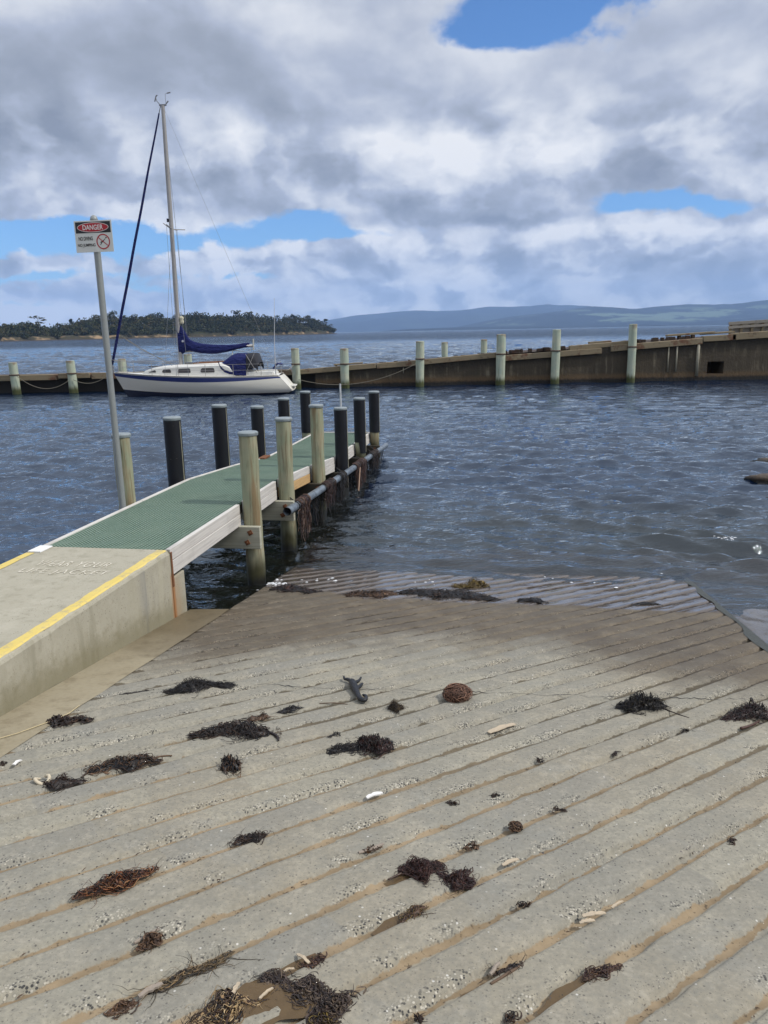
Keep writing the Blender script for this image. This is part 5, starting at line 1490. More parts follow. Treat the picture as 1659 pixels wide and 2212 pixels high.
def clump(xA, yA, xB, yB, W, Hm, N, pal, label, cat='seaweed', L=(.05, .14), rad=(.0014, .0036), curl=.75, blades=.12, tail=None, core=True, name='seaweed_clump', group='seaweed washed up on the ramp', along=.7):
    A_, B_ = sn(ramp_at(xA, yA)), sn(ramp_at(xB, yB))
    ds, dn = B_[0] - A_[0], B_[1] - A_[1]
    Hm *= .85
    Lax = math.hypot(ds, dn); axa = math.atan2(dn, ds)
    us, un = ds / max(Lax, 1e-6), dn / max(Lax, 1e-6)
    b = MB(); sd = gd.uniform(0, 90)
    def env(t_): return max(.0, math.sin(math.pi * min(1, max(0, t_)))) ** .55 * (.45 + 1.1 * float(vnoise(t_ * 3.2 + sd, 1, 4)))
    if core:                                   # matted heart of the clump
        nt, nk = 16, 9; rows = []
        for i in range(nt):
            t_ = i / (nt - 1); e = env(t_); row = []
            for k in range(nk):
                v = -1 + 2 * k / (nk - 1)
                lat = v * W * .42 * e + (float(vnoise(t_ * 5 + sd, 3, 6)) - .5) * W * .5
                hh = Hm * .5 * e * (1 - v * v) ** .6 * (.5 + .9 * float(vnoise(t_ * 9 + sd, v * 3, 8))) + .0015
                s = A_[0] + us * Lax * t_ - un * lat; n = A_[1] + un * Lax * t_ + us * lat
                row.append(J(s, n, gz_(s, n) + hh))
            rows.append(row)
        b.col = tuple(np.array(pal[0]) * .8); b.grid(rows)
    for i in range(int(N * 1.15)):
        kind_ = gd.random()
        if kind_ < .68:                         # strands running along the wrack, weaving over each other
            span = gd.uniform(.12, .5) * min(1, .30 / max(Lax, .05)) ; t0 = gd.uniform(-.02, 1.02 - span)
            l0 = gd.normal(0, .30); ph = gd.uniform(0, 6.28); fq = gd.uniform(5, 16); am = gd.uniform(.05, .28); hz0 = (1 - gd.uniform(0, 1) ** 1.7); ph2 = gd.uniform(0, 6.28)
            pts = []; m_ = 9
            for j in range(m_):
                t_ = t0 + span * j / (m_ - 1); e = env(t_)
                lat = (l0 + am * math.sin(ph + t_ * fq * Lax * 6)) * W * (e + .08) + (float(vnoise(t_ * 5 + sd, 3, 6)) - .5) * W * .5
                lat += gd.normal(0, .0022)
                hh = max(.003, Hm * e * hz0 * (.6 + .4 * math.sin(ph2 + t_ * fq * 5)) * max(.15, 1 - abs(l0) * 1.1)) + gd.normal(0, .0015)
                s = A_[0] + us * Lax * t_ - un * lat; n = A_[1] + un * Lax * t_ + us * lat
                pts.append(J(s, n, gz_(s, n) + max(.002, hh)))
            b.col = tuple(np.array(pal[gd.integers(0, len(pal))]) * gd.uniform(.6, 1.4)); r0 = gd.uniform(*rad) * .75
            if gd.random() < blades: b.ribbon(pts, [r0 * 5.5 * math.sin(math.pi * (.08 + .84 * j / (m_ - 1))) for j in range(m_)], [(NV * math.cos(ph + j * .4) + DV * math.sin(ph + j * .4) + Vector((0, 0, gd.normal(0, .4)))).normalized() for j in range(m_)])
            else: b.tube(pts, [r0 * (1 - .6 * abs(j / (m_ - 1) - .4)) for j in range(m_)], 4, caps=False)
        elif kind_ < .90:                       # small loops and curls
            t_ = gd.uniform(.02, .98); e = env(t_); lat = gd.normal(0, .26) * W * e + (float(vnoise(t_ * 5 + sd, 3, 6)) - .5) * W * .5
            s = A_[0] + us * Lax * t_ - un * lat; n = A_[1] + un * Lax * t_ + us * lat
            rr_ = gd.uniform(.006, .024) * (.5 + .6 * min(1, W / .12)); a0 = gd.uniform(0, 6.28); tl = gd.normal(0, .5); hc = Hm * e * gd.uniform(.2, 1.0) * max(.2, 1 - abs(lat) / (W * .6 + 1e-6)); ar = gd.uniform(2.2, 5.2)
            pts = [J(s + rr_ * math.cos(a0 + ar * j / 8), n + rr_ * math.sin(a0 + ar * j / 8), gz_(s, n) + max(.002, hc + rr_ * tl * math.sin(a0 + ar * j / 8 + 1))) for j in range(9)]
            b.col = tuple(np.array(pal[gd.integers(0, len(pal))]) * gd.uniform(.6, 1.5)); r0 = gd.uniform(*rad) * .7
            b.tube(pts, [r0 * (1 - .5 * j / 8) for j in range(9)], 4, caps=False)
        else:                                   # strays
            t_ = gd.uniform(0, 1); e = env(t_); lat = gd.normal(0, .30) * W * e + (float(vnoise(t_ * 5 + sd, 3, 6)) - .5) * W * .5
            s = A_[0] + us * Lax * t_ - un * lat; n = A_[1] + un * Lax * t_ + us * lat
            wisp(b, s, n, .4 * Hm * e, axa + gd.normal(0, .8) + (math.pi if gd.random() < .5 else 0), gd.uniform(*L) * .7, gd.uniform(*rad) * .6, curl * .7, Hm * e + .004, pal[gd.integers(0, len(pal))], seg=7)
    for i in range(int(N * .09) if W > .04 else 0):              # scraps strewn round the wrack
        t_ = gd.uniform(-.03, 1.03); lat = gd.normal(0, .36) * (W + .008)
        s = A_[0] + us * Lax * t_ - un * lat; n = A_[1] + un * Lax * t_ + us * lat
        if n < NL + .02 or n > NR - .05: continue
        wisp(b, s, n, .003, axa + gd.normal(0, 1.0), gd.uniform(.008, .045), gd.uniform(.0008, .0022), .5, .006, pal[gd.integers(0, len(pal))], seg=4)
    if tail:
        for (x0, y0, x1, y1, rr_, c_) in tail:
            P0, P1 = sn(ramp_at(x0, y0)), sn(ramp_at(x1, y1)); b.col = c_
            pts = []
            bw = gd.normal(0, .06)
            for k in range(13):
                q = k / 12; m_ = math.sin(math.pi * q) * bw + gd.normal(0, .004)
                s = P0[0] + (P1[0] - P0[0]) * q - (P1[1] - P0[1]) * m_; n = P0[1] + (P1[1] - P0[1]) * q + (P1[0] - P0[0]) * m_
                pts.append(J(s, n, gz_(s, n) + rr_ * .8))
            b.tube(pts, [rr_ * (1 - .5 * k / 12) for k in range(13)], 6)
    mid = J((A_[0] + B_[0]) / 2, (A_[1] + B_[1]) / 2, 0); mid.z = gz_((A_[0] + B_[0]) / 2, 0)
    return b.build(name, weed_m, None, mid, smooth=True, label=label, cat=cat, group=group)

clump(350, 1494, 508, 1478, .15, .085, 420, BLACK, 'largest dense black hairy seaweed mound below the end of the walkway', curl=.7, L=(.05, .16), blades=.03)
clump(98, 1562, 203, 1555, .10, .055, 130, DARKBR, 'dark brown seaweed lying at the edge of the gutter strip beside a straw stalk', blades=.4, rad=(.002, .005))
clump(408, 1584, 585, 1580, .17, .090, 380, DARKBR + BLACK, 'big black and brown seaweed heap with a thin tail left of the two-lobed curl', blades=.28, rad=(.0015, .004), tail=[(580, 1584, 602, 1602, .010, (.02, .012, .01)), (415, 1578, 402, 1590, .003, (.03, .02, .015))])
clump(534, 1555, 584, 1549, .06, .035, 60, BROWN + DARKBR, 'small brown seaweed scrap just above the big black and brown heap', blades=.3)
clump(598, 1540, 655, 1528, .05, .022, 50, BLACK, 'flat black seaweed tatter with a long thin stick beside it', blades=.5, rad=(.002, .004))
clump(839, 1533, 872, 1531, .08, .065, 170, [(.05, .034, .016), (.085, .06, .03), (.03, .02, .012)], 'small round olive brown seaweed ball left of the larger pink brown ball', curl=1.0, L=(.04, .09), blades=0, along=.2)
clump(1332, 1532, 1440, 1526, .10, .10, 260, BLACK + [(.06, .05, .025)], 'black seaweed tuft with a stiff stalk pointing right, near the right side of the ramp', blades=.15, tail=[(1425, 1528, 1489, 1552, .0055, (.035, .022, .015))])
clump(1548, 1552, 1672, 1545, .14, .095, 320, MAROON + BLACK, 'dark maroon seaweed mass cut by the right edge of the picture', blades=.2, tail=[(1600, 1576, 1640, 1560, .010, (.07, .03, .02))])
clump(706, 1629, 775, 1608, .10, .07, 190, BLACK, 'left lobe of the two-lobed black seaweed curl in the middle of the ramp', curl=.8, blades=.1)
clump(768, 1612, 852, 1618, .13, .085, 300, MAROON + BLACK, 'right lobe of the two-lobed seaweed curl, maroon with looping strands', curl=.9, blades=.1)
clump(185, 1668, 350, 1640, .12, .07, 300, BLACK + BROWN, 'black seaweed clump with tan fronds and a trailing brown tip, left part of the ramp', blades=.3, rad=(.0015, .004), tail=[(200, 1662, 176, 1682, .009, (.05, .032, .02)), (330, 1640, 372, 1634, .007, (.12, .065, .03))])
clump(82, 1698, 186, 1688, .08, .04, 130, DARKBR, 'low brown seaweed strip beside a pale ring at the left edge of the ramp', blades=.2)
clump(474, 1662, 524, 1652, .10, .07, 120, BLACK + BROWN, 'small bushy black seaweed sprig with upright tips, right of the tan-fronded clump', blades=.25, along=.2, tail=[(505, 1652, 510, 1632, .005, (.02, .016, .014))])
clump(502, 1824, 578, 1806, .05, .035, 90, DARKBR, 'thin dark seaweed tuft caught in a groove above the red brown strip', blades=.2)
clump(158, 1944, 340, 1880, .048, .055, 380, RED + RED + DARKBR, 'long red brown seaweed strip lying along a groove at lower left', blades=.2, L=(.05, .16), tail=[(255, 1910, 300, 1893, .010, (.36, .19, .08))])
clump(862, 1886, 960, 1876, .085, .05, 300, MAROON, 'arched maroon seaweed with fine fringed strands in the lower middle', curl=.8, blades=.15, L=(.04, .12), tail=[(868, 1888, 838, 1902, .006, (.05, .025, .015))])
clump(945, 1884, 1012, 1918, .075, .045, 220, MAROON, 'right leg of the arched maroon seaweed, bending down to the next groove', curl=.8, blades=.15, L=(.04, .10))
clump(985, 1912, 1028, 1908, .05, .03, 70, MAROON, 'small maroon seaweed end lying in the groove right of the arched one', blades=.1)
clump(862, 1994, 922, 1958, .035, .025, 80, BROWN + DARKBR + OLIVE, 'dark olive seaweed tuft at the top of a wet groove below the arched maroon weed', blades=.2)
clump(292, 2052, 352, 2024, .045, .03, 60, BROWN, 'short brown bark and weed scrap in a groove at lower left', blades=.5, rad=(.002, .005))
clump(315, 2150, 505, 2058, .034, .03, 260, [(.10, .07, .03), (.05, .035, .018), (.17, .11, .05), (.025, .018, .012)], 'long grassy brown wrack line filling a groove at lower left', L=(.08, .22), curl=.18, blades=.15, along=.95)
clump(225, 2192, 300, 2168, .03, .02, 50, BROWN, 'scrap of brown reed at the end of the grassy wrack line', L=(.05, .12), curl=.2, blades=.4, along=.95)
PURP = [(.04, .026, .022), (.065, .045, .035), (.10, .07, .045), (.025, .018, .016)]
clump(560, 2118, 705, 2150, .075, .03, 420, PURP, 'purple brown weed fringe along the top of the muddy puddle at the bottom', curl=.6, blades=.35, L=(.03, .10), core=False)
clump(690, 2140, 740, 2198, .08, .03, 300, PURP, 'purple brown weed fringe curling down the right end of the muddy puddle', curl=.6, blades=.35, L=(.03, .09), core=False)
clump(395, 2216, 560, 2158, .085, .04, 430, STRAW + DARKBR, 'tangle of straw and dark weed at the bottom edge left of the puddle', core=False, curl=.35, blades=.3, L=(.04, .14))
clump(655, 2216, 735, 2205, .05, .025, 150, DARKBR + OLIVE, 'olive brown weed scraps at the very bottom below the puddle', curl=.5, blades=.4, L=(.03, .09))
clump(648, 2085, 704, 2072, .05, .030, 90, MAROON + BROWN, 'small maroon weed curl beside a white stick near the bottom', curl=.9, blades=.3, L=(.03, .08))
clump(1066, 2110, 1125, 2084, .026, .02, 60, DARKBR, 'dark weed wedged beside a grey driftwood stick in a groove at lower right', blades=.3)
clump(1258, 2116, 1345, 2088, .032, .02, 130, BROWN + MAROON, 'dark fringed weed tuft at the top of the long muddy groove at lower right', curl=.5, L=(.03, .08))
# along the water's edge
clump(582, 1272, 695, 1279, .22, .06, 200, BLACK + MAROON, 'black seaweed at the water edge next to the jetty', blades=.3, L=(.08, .25), rad=(.002, .005))
clump(742, 1286, 858, 1283, .20, .06, 220, BROWN + DARKBR, 'brown seaweed at the water edge in the middle of the ramp', blades=.35, L=(.08, .25), rad=(.002, .005))
clump(860, 1278, 1080, 1294, .24, .065, 420, BLACK + DARKBR, 'long black seaweed bank at the water edge reaching towards the right', blades=.25, L=(.1, .3), rad=(.002, .005))
clump(985, 1270, 1046, 1262, .20, .09, 130, OLIVE, 'golden olive kelp standing up behind the black bank at the water edge', blades=.6, L=(.08, .2), rad=(.003, .006))
clump(1118, 1296, 1184, 1301, .12, .04, 100, BLACK, 'small black seaweed piece on the wet film right of the long bank', blades=.2)
clump(1362, 1306, 1422, 1304, .07, .02, 50, BLACK, 'thin black seaweed scrap far right on the wet film', blades=.1, tail=[(1415, 1304, 1432, 1309, .006, (.015, .013, .012))])
clump(600, 1572, 602, 1602, .03, .015, 10, DARKBR, 'few brown seaweed threads at the tail of the big heap', core=False)
# small scraps
for (x0, y0, x1, y1, pal, lab) in ((707, 1593, 735, 1583, BLACK, 'tiny black weed scrap just above the two-lobed curl'), (1197, 1753, 1222, 1749, DARKBR, 'little brown weed star in a sandy groove right of centre'), (1160, 1648, 1170, 1642, DARKBR, 'tiny upright brown weed tip on the right half of the ramp'),
      (1115, 1958, 1148, 1952, DARKBR, 'small dark weed knot in a groove at lower right'), (1570, 1822, 1590, 1814, DARKBR, 'small brown weed curl near the right edge'), (1472, 1582, 1490, 1578, BLACK, 'flat black weed flake right of the pale wood chip'), (1060, 1722, 1075, 1716, DARKBR, 'pinch of brown weed in the middle of the ramp'),
      (255, 1501, 350, 1490, BLACK, 'thread of black weed leading left from the hairy mound'), (1320, 1632, 1340, 1624, DARKBR, 'small brown weed thread right of the pale wood chip'), (780, 1845, 825, 1830, BROWN, 'brown reed piece lying along a groove left of centre'), (1000, 1838, 1035, 1826, BROWN, 'reddish reed shreds in a sandy groove above the arched weed'),
      (970, 1740, 985, 1733, DARKBR, 'dark weed crumb in a groove left of centre'), (1090, 2205, 1120, 2190, DARKBR, 'dark weed crumb at the bottom right of centre'), (0, 1655, 14, 1648, DARKBR, 'brown weed scrap cut by the left edge beside the gutter strip'), (895, 2205, 915, 2200, DARKBR, 'dark weed crumb at the bottom edge in the middle')):
    clump(x0, y0, x1, y1, .03, .022, 26, pal, lab, core=False, L=(.02, .06), name='weed_scrap', group='small weed scraps on the ramp', blades=.3)

# fibrous balls
def ball(px, py, r, pal, label, N=420):
    s, n = sn(ramp_at(px, py)); c = J(s, n, rz(s) + r * .52); b = MB()
    bm = bmesh.new(); bmesh.ops.create_icosphere(bm, subdivisions=3, radius=1)
    b.col = tuple(np.array(pal[2]) * .5)
    for v in bm.verts: v.co = c + Vector((v.co.x * r * .86, v.co.y * r * .8, v.co.z * r * .48))
    bm.verts.index_update(); b.add([v.co for v in bm.verts], [tuple(v.index for v in f.verts) for f in bm.faces]); bm.free()
    for i in range(N):
        d_ = Vector(gd.normal(0, 1, 3)).normalized(); tg = d_.orthogonal(); tg.rotate(Matrix.Rotation(gd.uniform(0, 6.28), 3, d_))
        p = []
        k = gd.uniform(.72, 1.22)
        for j in range(6):
            q = (d_ + tg * (j - 2.5) * .13 + Vector(gd.normal(0, .09, 3))).normalized() * k
            p.append(c + Vector((q.x * r * 1.05, q.y * r, max(-.50, q.z * .62) * r)))
        b.col = tuple(np.array(pal[gd.integers(0, len(pal))]) * gd.uniform(.6, 1.4)); b.tube(p, .0022, 4, caps=False)
    o = (c.x, c.y, rz(s))
    b.build('fibre_ball', weed_m, None, o, smooth=True, label=label, cat='seaweed', group='seaweed washed up on the ramp')
ball(988, 1510, .080, BALL, 'ragged pink brown ball of matted fibre, largest ball on the ramp')
ball(1113, 1792, .028, BROWN, 'small flattened brown fibre lump in a sandy groove right of centre', 120)

# the rubbery black strap of kelp
b = MB(); b.col = (.014, .015, .019)
def rp(pts, rad, h=.02):
    P = []
    for i, (x, y) in enumerate(pts):
        s, n = sn(ramp_at(x, y)); P.append(J(s, n, rz(s) + h))
    for k in range(2):
        Q = [P[0]]
        for a, c_ in zip(P, P[1:]): Q += [a.lerp(c_, .25), a.lerp(c_, .75)]
        Q.append(P[-1]); P = Q
    m = len(P); rr_ = np.interp(np.linspace(0, 1, m), np.linspace(0, 1, len(rad)), rad)
    b.tube(P, list(rr_), 8)
rp([(760, 1478), (766, 1492), (772, 1505), (778, 1518), (790, 1521), (792, 1511), (784, 1508)], [.020, .030, .020, .017, .014, .011, .006], .025)
rp([(764, 1482), (752, 1474), (744, 1474), (743, 1468)], [.020, .013, .009, .006], .025)
rp([(764, 1482), (776, 1478), (780, 1470)], [.018, .010, .006], .025); rp([(768, 1496), (780, 1488), (783, 1483)], [.018, .013, .006], .025)
p = ramp_at(768, 1500); b.build('kelp_holdfast', weed_m, None, p, smooth=True, label='rubbery black kelp stalk with stubby branches and a curled end', cat='seaweed', group='seaweed washed up on the ramp')

# sticks, chips, shells, straw
stick_pale = worn('bleached_wood', (.50, .41, .29), .35, 30, .8, (.3, .22, .13), .4)
stick_brown = worn('brown_stick', (.12, .075, .045), .4, 30, .8)
stick_grey = worn('grey_driftwood', (.30, .25, .20), .4, 30, .85)
def stick(pts, r, m, label, name='stick', cat='stick', group=None, flat=1.0, h=None):
    b = MB(); P = []
    for x, y in pts:
        s, n = sn(ramp_at(x, y)); P.append(J(s, n, rz(s) + (h if h is not None else r * .8)))
    if len(P) == 2: P = [P[0].lerp(P[1], k / 5) + Vector(gd.normal(0, r * .18, 3)) for k in range(6)]
    m_ = len(P)
    b.tube(P, [r * (.55 + .45 * math.sin(math.pi * (.15 + .75 * k / (m_ - 1)))) * gd.uniform(.85, 1.15) for k in range(m_)], 7)
    o = P[len(P) // 2]
    if flat != 1.0:
        b.v = [(q[0], q[1], o.z + (q[2] - o.z) * flat) for q in b.v]
    b.build(name, m, None, o, smooth=True, angle=50, label=label, cat=cat, group=group)
def chip(x0, y0, x1, y1, w, label, th=.004, m=None):
    A_, B_ = sn(ramp_at(x0, y0)), sn(ramp_at(x1, y1)); ds, dn = B_[0] - A_[0], B_[1] - A_[1]; L = math.hypot(ds, dn)
    pts = []
    N_ = 9
    for k in range(N_): q = k / (N_ - 1); pts.append((q, -w / 2 * (.55 + .45 * math.sin(math.pi * (.1 + .85 * q))) * gd.uniform(.55, 1.15)))
    for k in range(N_): q = 1 - k / (N_ - 1); pts.append((q, w / 2 * (.55 + .45 * math.sin(math.pi * (.05 + .9 * q))) * gd.uniform(.55, 1.15)))
    out = []
    for q, v in pts:
        s = A_[0] + ds * q - dn / L * v; n = A_[1] + dn * q + ds / L * v; out.append(J(s, n, rz(s) + .008 + .006 * math.sin(q * 3)))
    b = MB(); b.prism(out, Vector((0, 0, th)))
    b.build('wood_chip', m or stick_pale, None, out[4], label=label, cat='wood chip', group='pale wood chips on the ramp', fixn=True)
stick([(690, 1520), (722, 1519), (751, 1522)], .0035, stick_brown, 'long thin dark stick lying right of the flat black tatter')
chip(1056, 1586, 1112, 1567, .055, 'largest pale wood chip, lying on a plank right of centre')
chip(1086, 1874, 1119, 1860, .022, 'pale wood chip in a sandy groove right of the arched maroon weed')
chip(1252, 1999, 1284, 1993, .020, 'lower pale chip of the pair in a groove at lower right')
chip(1258, 1984, 1308, 1978, .024, 'upper pale chip of the pair in a groove at lower right')
chip(1322, 1966, 1345, 1952, .014, 'small pale chip right of the pair in the same groove')
chip(792, 1728, 826, 1717, .030, 'white flake like a broken shell in a groove left of centre', .006, worn('white_shell', (.78, .76, .72), .1, 20, .5, dirt=.1))
chip(30, 1656, 46, 1646, .026, 'small white flake on the ramp near the gutter strip', .006, bpy.data.materials['white_shell'])
chip(642, 2066, 668, 2086, .014, 'white stick end beside the small maroon curl near the bottom')
chip(612, 2105, 636, 2098, .010, 'pale splinter above the purple brown fringe near the bottom')
chip(500, 2160, 518, 2128, .016, 'upright pale splinter in the straw tangle at the bottom')
chip(560, 2165, 590, 2140, .012, 'curved pale bark strip at the puddle edge')
chip(300, 2160, 352, 2132, .026, 'tan bark strip in the grassy groove at lower left', .008, stick_grey)
stick([(1058, 2108), (1078, 2082)], .008, stick_grey, 'grey driftwood stick standing out of a groove at lower right')
stick([(290, 2040), (345, 2010)], .007, stick_grey, 'grey brown bark splinter above the bark scrap at lower left')
stick([(1060, 2128), (1100, 2104), (1122, 2090)], .006, stick_brown, 'brown twig lying along the groove beside the driftwood stick')
stick([(775, 1845), (800, 1838), (828, 1827)], .010, stick_grey, 'short grey brown stick in the groove left of centre', flat=.7)
stick([(-30, 1608), (40, 1588), (110, 1562), (150, 1545), (172, 1528)], .0032, worn('straw_stalk', (.52, .43, .25), .2, 30, .8), 'long pale straw stalk crossing the gutter strip at the left edge', 'straw_stalk', 'straw', h=.014)
# pale curled ring beside the low brown strip
b = MB(); s, n = sn(ramp_at(92, 1690))
b.tube([J(s + .030 * math.cos(a), n + .036 * math.sin(a), rz(s) + .016 + .010 * math.sin(a * 2)) for a in np.linspace(0, 5.6, 18)], [.009] * 16 + [.006, .003], 7)
b.build('curled_ring', worn('pale_dried_sponge', (.60, .52, .38), .4, 25, .8), None, J(s, n, rz(s)), smooth=True, label='pale curled ring like dried sponge at the left edge of the ramp', cat='sponge')
# dark thread of weed stretched across the slab
b = MB(); b.col = (.02, .02, .02); xs = np.linspace(555, 1690, 150); segp = []
for i, px in enumerate(xs):
    py = float(np.interp(px, [555, 700, 960, 1060, 1340, 1480, 1690], [1479, 1488, 1491, 1498, 1507, 1510, 1513])) + 1.2 * math.sin(px * .05)
    s, n = sn(ramp_at(px, py)); segp.append(J(s + (float(vnoise(px * .2, 3, 3)) - .5) * .03, n, rz(s) + .005))
b.tube(segp, [.0008 + .0032 * max(0, float(vnoise(i_ * .22, 2, 5)) - .35) for i_ in range(len(segp))], 4)
b.build('weed_thread', weed_m, None, segp[75], label='thin broken thread of dark weed stretched across the whole ramp', cat='seaweed')
# weed hanging off the fender pipe
def hang(s0, s1, N, drop, pal, label, under=False):
    b = MB(); c0 = PP((s0 + s1) / 2)
    for i in range(N):
        s = gd.uniform(s0, s1); c = PP(s); a = gd.uniform(-.5, 2.6); p = []
        r_0 = .056 + gd.uniform(.004, .03)
        for j in range(5): aa = 1.9 - (1.9 + .9) * j / 4; p.append(c + NV * math.cos(aa) * r_0 + Vector((0, 0, math.sin(aa) * r_0)) + DV * (.012 * j * gd.normal(0, 1)))
        if under: p = [c - NV * gd.uniform(.0, .22) + Vector((0, 0, -.045))]
        d_ = gd.uniform(.05, drop); q = p[-1]
        for j in range(1, 6 if not under else 7): p.append(q + Vector((gd.normal(0, .012), gd.normal(0, .02), -d_ * j / 5)))
        b.col = tuple(np.array(pal[gd.integers(0, len(pal))]) * gd.uniform(.6, 1.4)); fl = gd.random() < .4
        if fl: b.ribbon(p, [gd.uniform(.01, .03)] * len(p), DV)
        else: b.tube(p, [.005 - .0003 * j for j in range(len(p))], 4, caps=False)
    b.build('hanging_seaweed', weed_m, None, c0, smooth=True, label=label, cat='seaweed', group='seaweed hanging from the pipe')
hang(4.9, 5.5, 110, .32, MAROON + DARKBR, 'dark seaweed draped over the pipe beside the third bare pile')
hang(6.0, 6.35, 40, .22, BLACK, 'black seaweed on the pipe just before the middle black pile')
hang(7.3, 8.2, 150, .42, [(.10, .045, .03), (.06, .028, .02), (.03, .018, .014)], 'brown seaweed draped over the pipe beside the stepped sleeve pile')
hang(9.0, 9.7, 90, .30, BLACK + DARKBR, 'black seaweed draped over the pipe near its far end')
DK = [(.010, .008, .007), (.022, .014, .010), (.006, .006, .006)]  # near-black strands: hanging weed, also added to deepen shade below the jetty
hang(4.6, 7.2, 210, .55, DK, 'dark weed curtain filling in jetty shade below the middle of the pipe', True)
hang(7.4, 10.9, 330, .55, DK, 'dark weed curtain filling in jetty shade below the far half of the pipe', True)
hang(3.4, 3.9, 70, .50, [(.06, .022, .016), (.03, .016, .012), (.16, .10, .07)], 'ragged reddish seaweed hanging below the near end of the pipe')
b = MB(); c = PP(7.55); b.tube([c + NV * .07 + Vector((0, 0, -.02)), c + NV * .09 - DV * .3 + Vector((0, 0, -.42))], .014, 6)
b.build('kelp_stalk', worn('pale_kelp_stalk', (.32, .20, .13), .3, 20, .6), None, c, label='pale kelp stalk hanging from the draped brown seaweed under the pipe', cat='seaweed')

# muddy puddles lying in the grooves
def pud_fn(t):
    n = t.noise(t.pos(), 28, 4, .65)
    return dict(color=t.mix(n, (.075, .048, .022), (.14, .095, .048)), rough=t.maprange(n, .3, .7, .22, .6), normal=t.bump(n, .4, .006), spec=.25)
pud_m = pbr('muddy_water', pud_fn)
def puddle(pts, w, h=-.008):
    P = [sn(ramp_at(x, y)) for x, y in pts]; b = MB(); A, B = [], []
    nn = 26
    dist_ = np.linspace(0, 1, len(P))
    for k in range(nn):
        q = k / (nn - 1); s = float(np.interp(q, dist_, [p[0] for p in P])); n = float(np.interp(q, dist_, [p[1] for p in P]))
        d0 = (P[-1][0] - P[0][0], P[-1][1] - P[0][1]); L = math.hypot(*d0); ux, uy = d0[0] / L, d0[1] / L
        ww = w / 2 * math.sin(math.pi * min(1, max(.0, .06 + .88 * q))) ** .5 * (.7 + .6 * float(vnoise(q * 7, P[0][0] * 9, 3)))
        A.append(J(s - uy * ww, n + ux * ww, rz(s) + h)); B.append(J(s + uy * ww, n - ux * ww, rz(s) + h))
    b.grid([A, B], flip=True); b.build('puddle', pud_m, kind='structure')
puddle([(828, 1904), (905, 1872)], .075); puddle([(808, 2018), (905, 1970)], .08)
puddle([(545, 2124), (685, 2060)], .08); puddle([(1170, 2192), (1290, 2106)], .085); puddle([(980, 2192), (1070, 2122)], .075)
puddle([(440, 2228), (520, 2190), (590, 2165), (700, 2165)], .17, .004)

# barnacles, shell grit and gravel crumbs
def grit_fn(t): return dict(color=t.attr('Col', 'Color'), rough=.8)
grit_m = pbr('shell_grit', grit_fn)
gg = np.random.default_rng(99)
N = 26000
base_v = np.array([(1, 0, 0), (-.5, .87, 0), (-.5, -.87, 0), (.1, .1, .95)])
nn = gg.uniform(NL + .02, NR, N * 6); k = gg.integers(-20, 34, N * 6)
lipd = np.where(gg.random(N * 6) < .8, np.abs(gg.normal(0, .016)) + .030 + np.abs(gg.normal(0, .022, N * 6)), gg.uniform(.0, .2, N * 6))
qq = q0 + .2 * k + lipd
s_g = nn + qq * r2
u_g = (s_g + nn) / r2
dens = np.clip((fbm(u_g * 1.1, qq * 2.6, 61, 4) - .515) * 9, .008, 1)
keep = (gg.random(N * 6) < dens) & (s_g > -7.2) & (s_g < .9)
nn, s_g, qq, u_g = nn[keep][:N], s_g[keep][:N], qq[keep][:N], u_g[keep][:N]
M_ = len(nn)
sz = gg.uniform(.0014, .0042, M_) * (1 + (gg.random(M_) < .05) * .8)
rot = gg.uniform(0, 6.28, M_)
hh_ = Z0 + SL * s_g + (vnoise(u_g * 1.1, qq * 1.3, 11) - .5) * .010 - .001
bx = base_v[None, :, :] * sz[:, None, None] * np.stack([gg.uniform(.7, 1.3, (M_, 4)), gg.uniform(.7, 1.3, (M_, 4)), gg.uniform(.5, 1.1, (M_, 4))], -1)
ca, sa = np.cos(rot)[:, None], np.sin(rot)[:, None]
lx = bx[..., 0] * ca - bx[..., 1] * sa + nn[:, None]; ly = bx[..., 0] * sa + bx[..., 1] * ca + s_g[:, None]; lz = bx[..., 2] + hh_[:, None]
wx = OV.x + NV.x * lx + DV.x * ly; wy = OV.y + NV.y * lx + DV.y * ly
Vg = np.stack([wx, wy, lz], -1).reshape(-1, 3)
# crumbs of weed and bark caught in the sand of the grooves
Mc = 2600
nc = gg.uniform(NL + .02, NR - .1, Mc * 3); kc = gg.integers(-20, 30, Mc * 3); qc = q0 + .2 * kc + gg.normal(0, .014, Mc * 3); sc_ = nc + qc * r2
kk = (sc_ > -6.9) & (sc_ < .6) & (gg.random(Mc * 3) < np.clip((fbm((sc_ + nc) / r2 * 1.6, qc * 3, 71, 3) - .40) * 4, .05, 1)); nc, sc_, qc = nc[kk][:Mc], sc_[kk][:Mc], qc[kk][:Mc]; Mc = len(nc)
an = R(-45) + gg.normal(0, .7, Mc) + math.pi / 2; ln_ = gg.uniform(.003, .016, Mc); wd_ = gg.uniform(.0015, .004, Mc)
cb_ = np.array([(1, 0, 0), (-.6, .8, 0), (-.6, -.8, 0), (0, 0, 1.2)])[None] * np.stack([ln_, wd_, wd_], -1)[:, None, :]
lxc = cb_[..., 0] * np.cos(an)[:, None] - cb_[..., 1] * np.sin(an)[:, None] + nc[:, None]; lyc = cb_[..., 0] * np.sin(an)[:, None] + cb_[..., 1] * np.cos(an)[:, None] + sc_[:, None]
lzc = cb_[..., 2] + (Z0 + SL * sc_ - .012)[:, None]
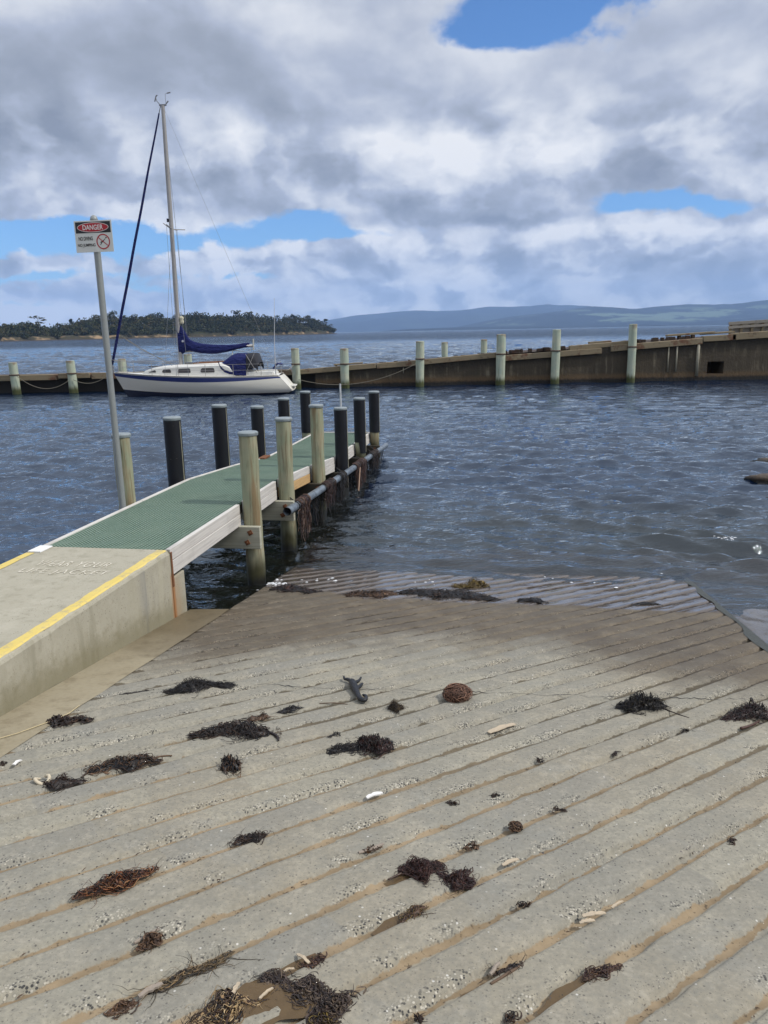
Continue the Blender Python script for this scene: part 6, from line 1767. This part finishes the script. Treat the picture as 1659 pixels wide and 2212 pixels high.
wxc = OV.x + NV.x * lxc + DV.x * lyc; wyc = OV.y + NV.y * lxc + DV.y * lyc
Vg = np.concatenate([Vg, np.stack([wxc, wyc, lzc], -1).reshape(-1, 3)]); M_ = M_ + Mc
ix = np.arange(M_)[:, None] * 4
Fg = np.concatenate([ix + np.array([[0, 1, 3]]), ix + np.array([[1, 2, 3]]), ix + np.array([[2, 0, 3]])], 0)
M0 = M_ - Mc
cc_ = np.where((gg.random(M0) < .48)[:, None], np.array([[.42, .38, .30]]) * gg.uniform(.55, 1.2, (M0, 1)), np.array([[.055, .05, .05]]) * gg.uniform(.4, 2.2, (M0, 1)))
cc_ = np.concatenate([cc_, np.array([[.045, .028, .017]]) * gg.uniform(.4, 2.4, (Mc, 1))])
Cg = np.repeat(np.concatenate([cc_, np.ones((len(cc_), 1))], 1), 4, 0)
np_mesh('shell_grit', Vg, Fg, grit_m, kind='stuff', smooth=False, attrs={'Col': Cg}, label='pale barnacles and dark shell grit crusting the lips of the ramp grooves', cat='shell grit')

# a few flecks of foam where the ramp meets the piles
fm = worn('sea_foam', (.72, .74, .76), .2, 40, .7, dirt=.1)
b = MB()
for (px, py, sp_, k) in ((588, 1262, 9, 26), (600, 1276, 11, 30), (572, 1274, 6, 12), (1568, 1163, 12, 26), (1545, 1168, 8, 10), (700, 1262, 20, 10), (930, 1262, 40, 6), (1300, 1246, 60, 6)):
    for i in range(k):
        p = at(px + gd.normal(0, sp_), py + gd.normal(0, sp_ * .22), WZ + .035); s, n = sn(p); p.z = max(p.z, rz(s) + .006) if n > NL else p.z
        r0 = gd.uniform(.004, .016); vs = [p + Vector((r0 * 1.6 * math.cos(a) * gd.uniform(.6, 1.2), r0 * math.sin(a) * gd.uniform(.6, 1.2), 0)) for a in np.linspace(0, 6.28, 8)[:-1]]
        b.add(vs + [p + Vector((0, 0, r0 * .5))], [(j, (j + 1) % 7, 7) for j in range(7)])
b.build('foam', fm, kind='stuff', label='white flecks of foam at the water edge on the ramp', cat='foam')
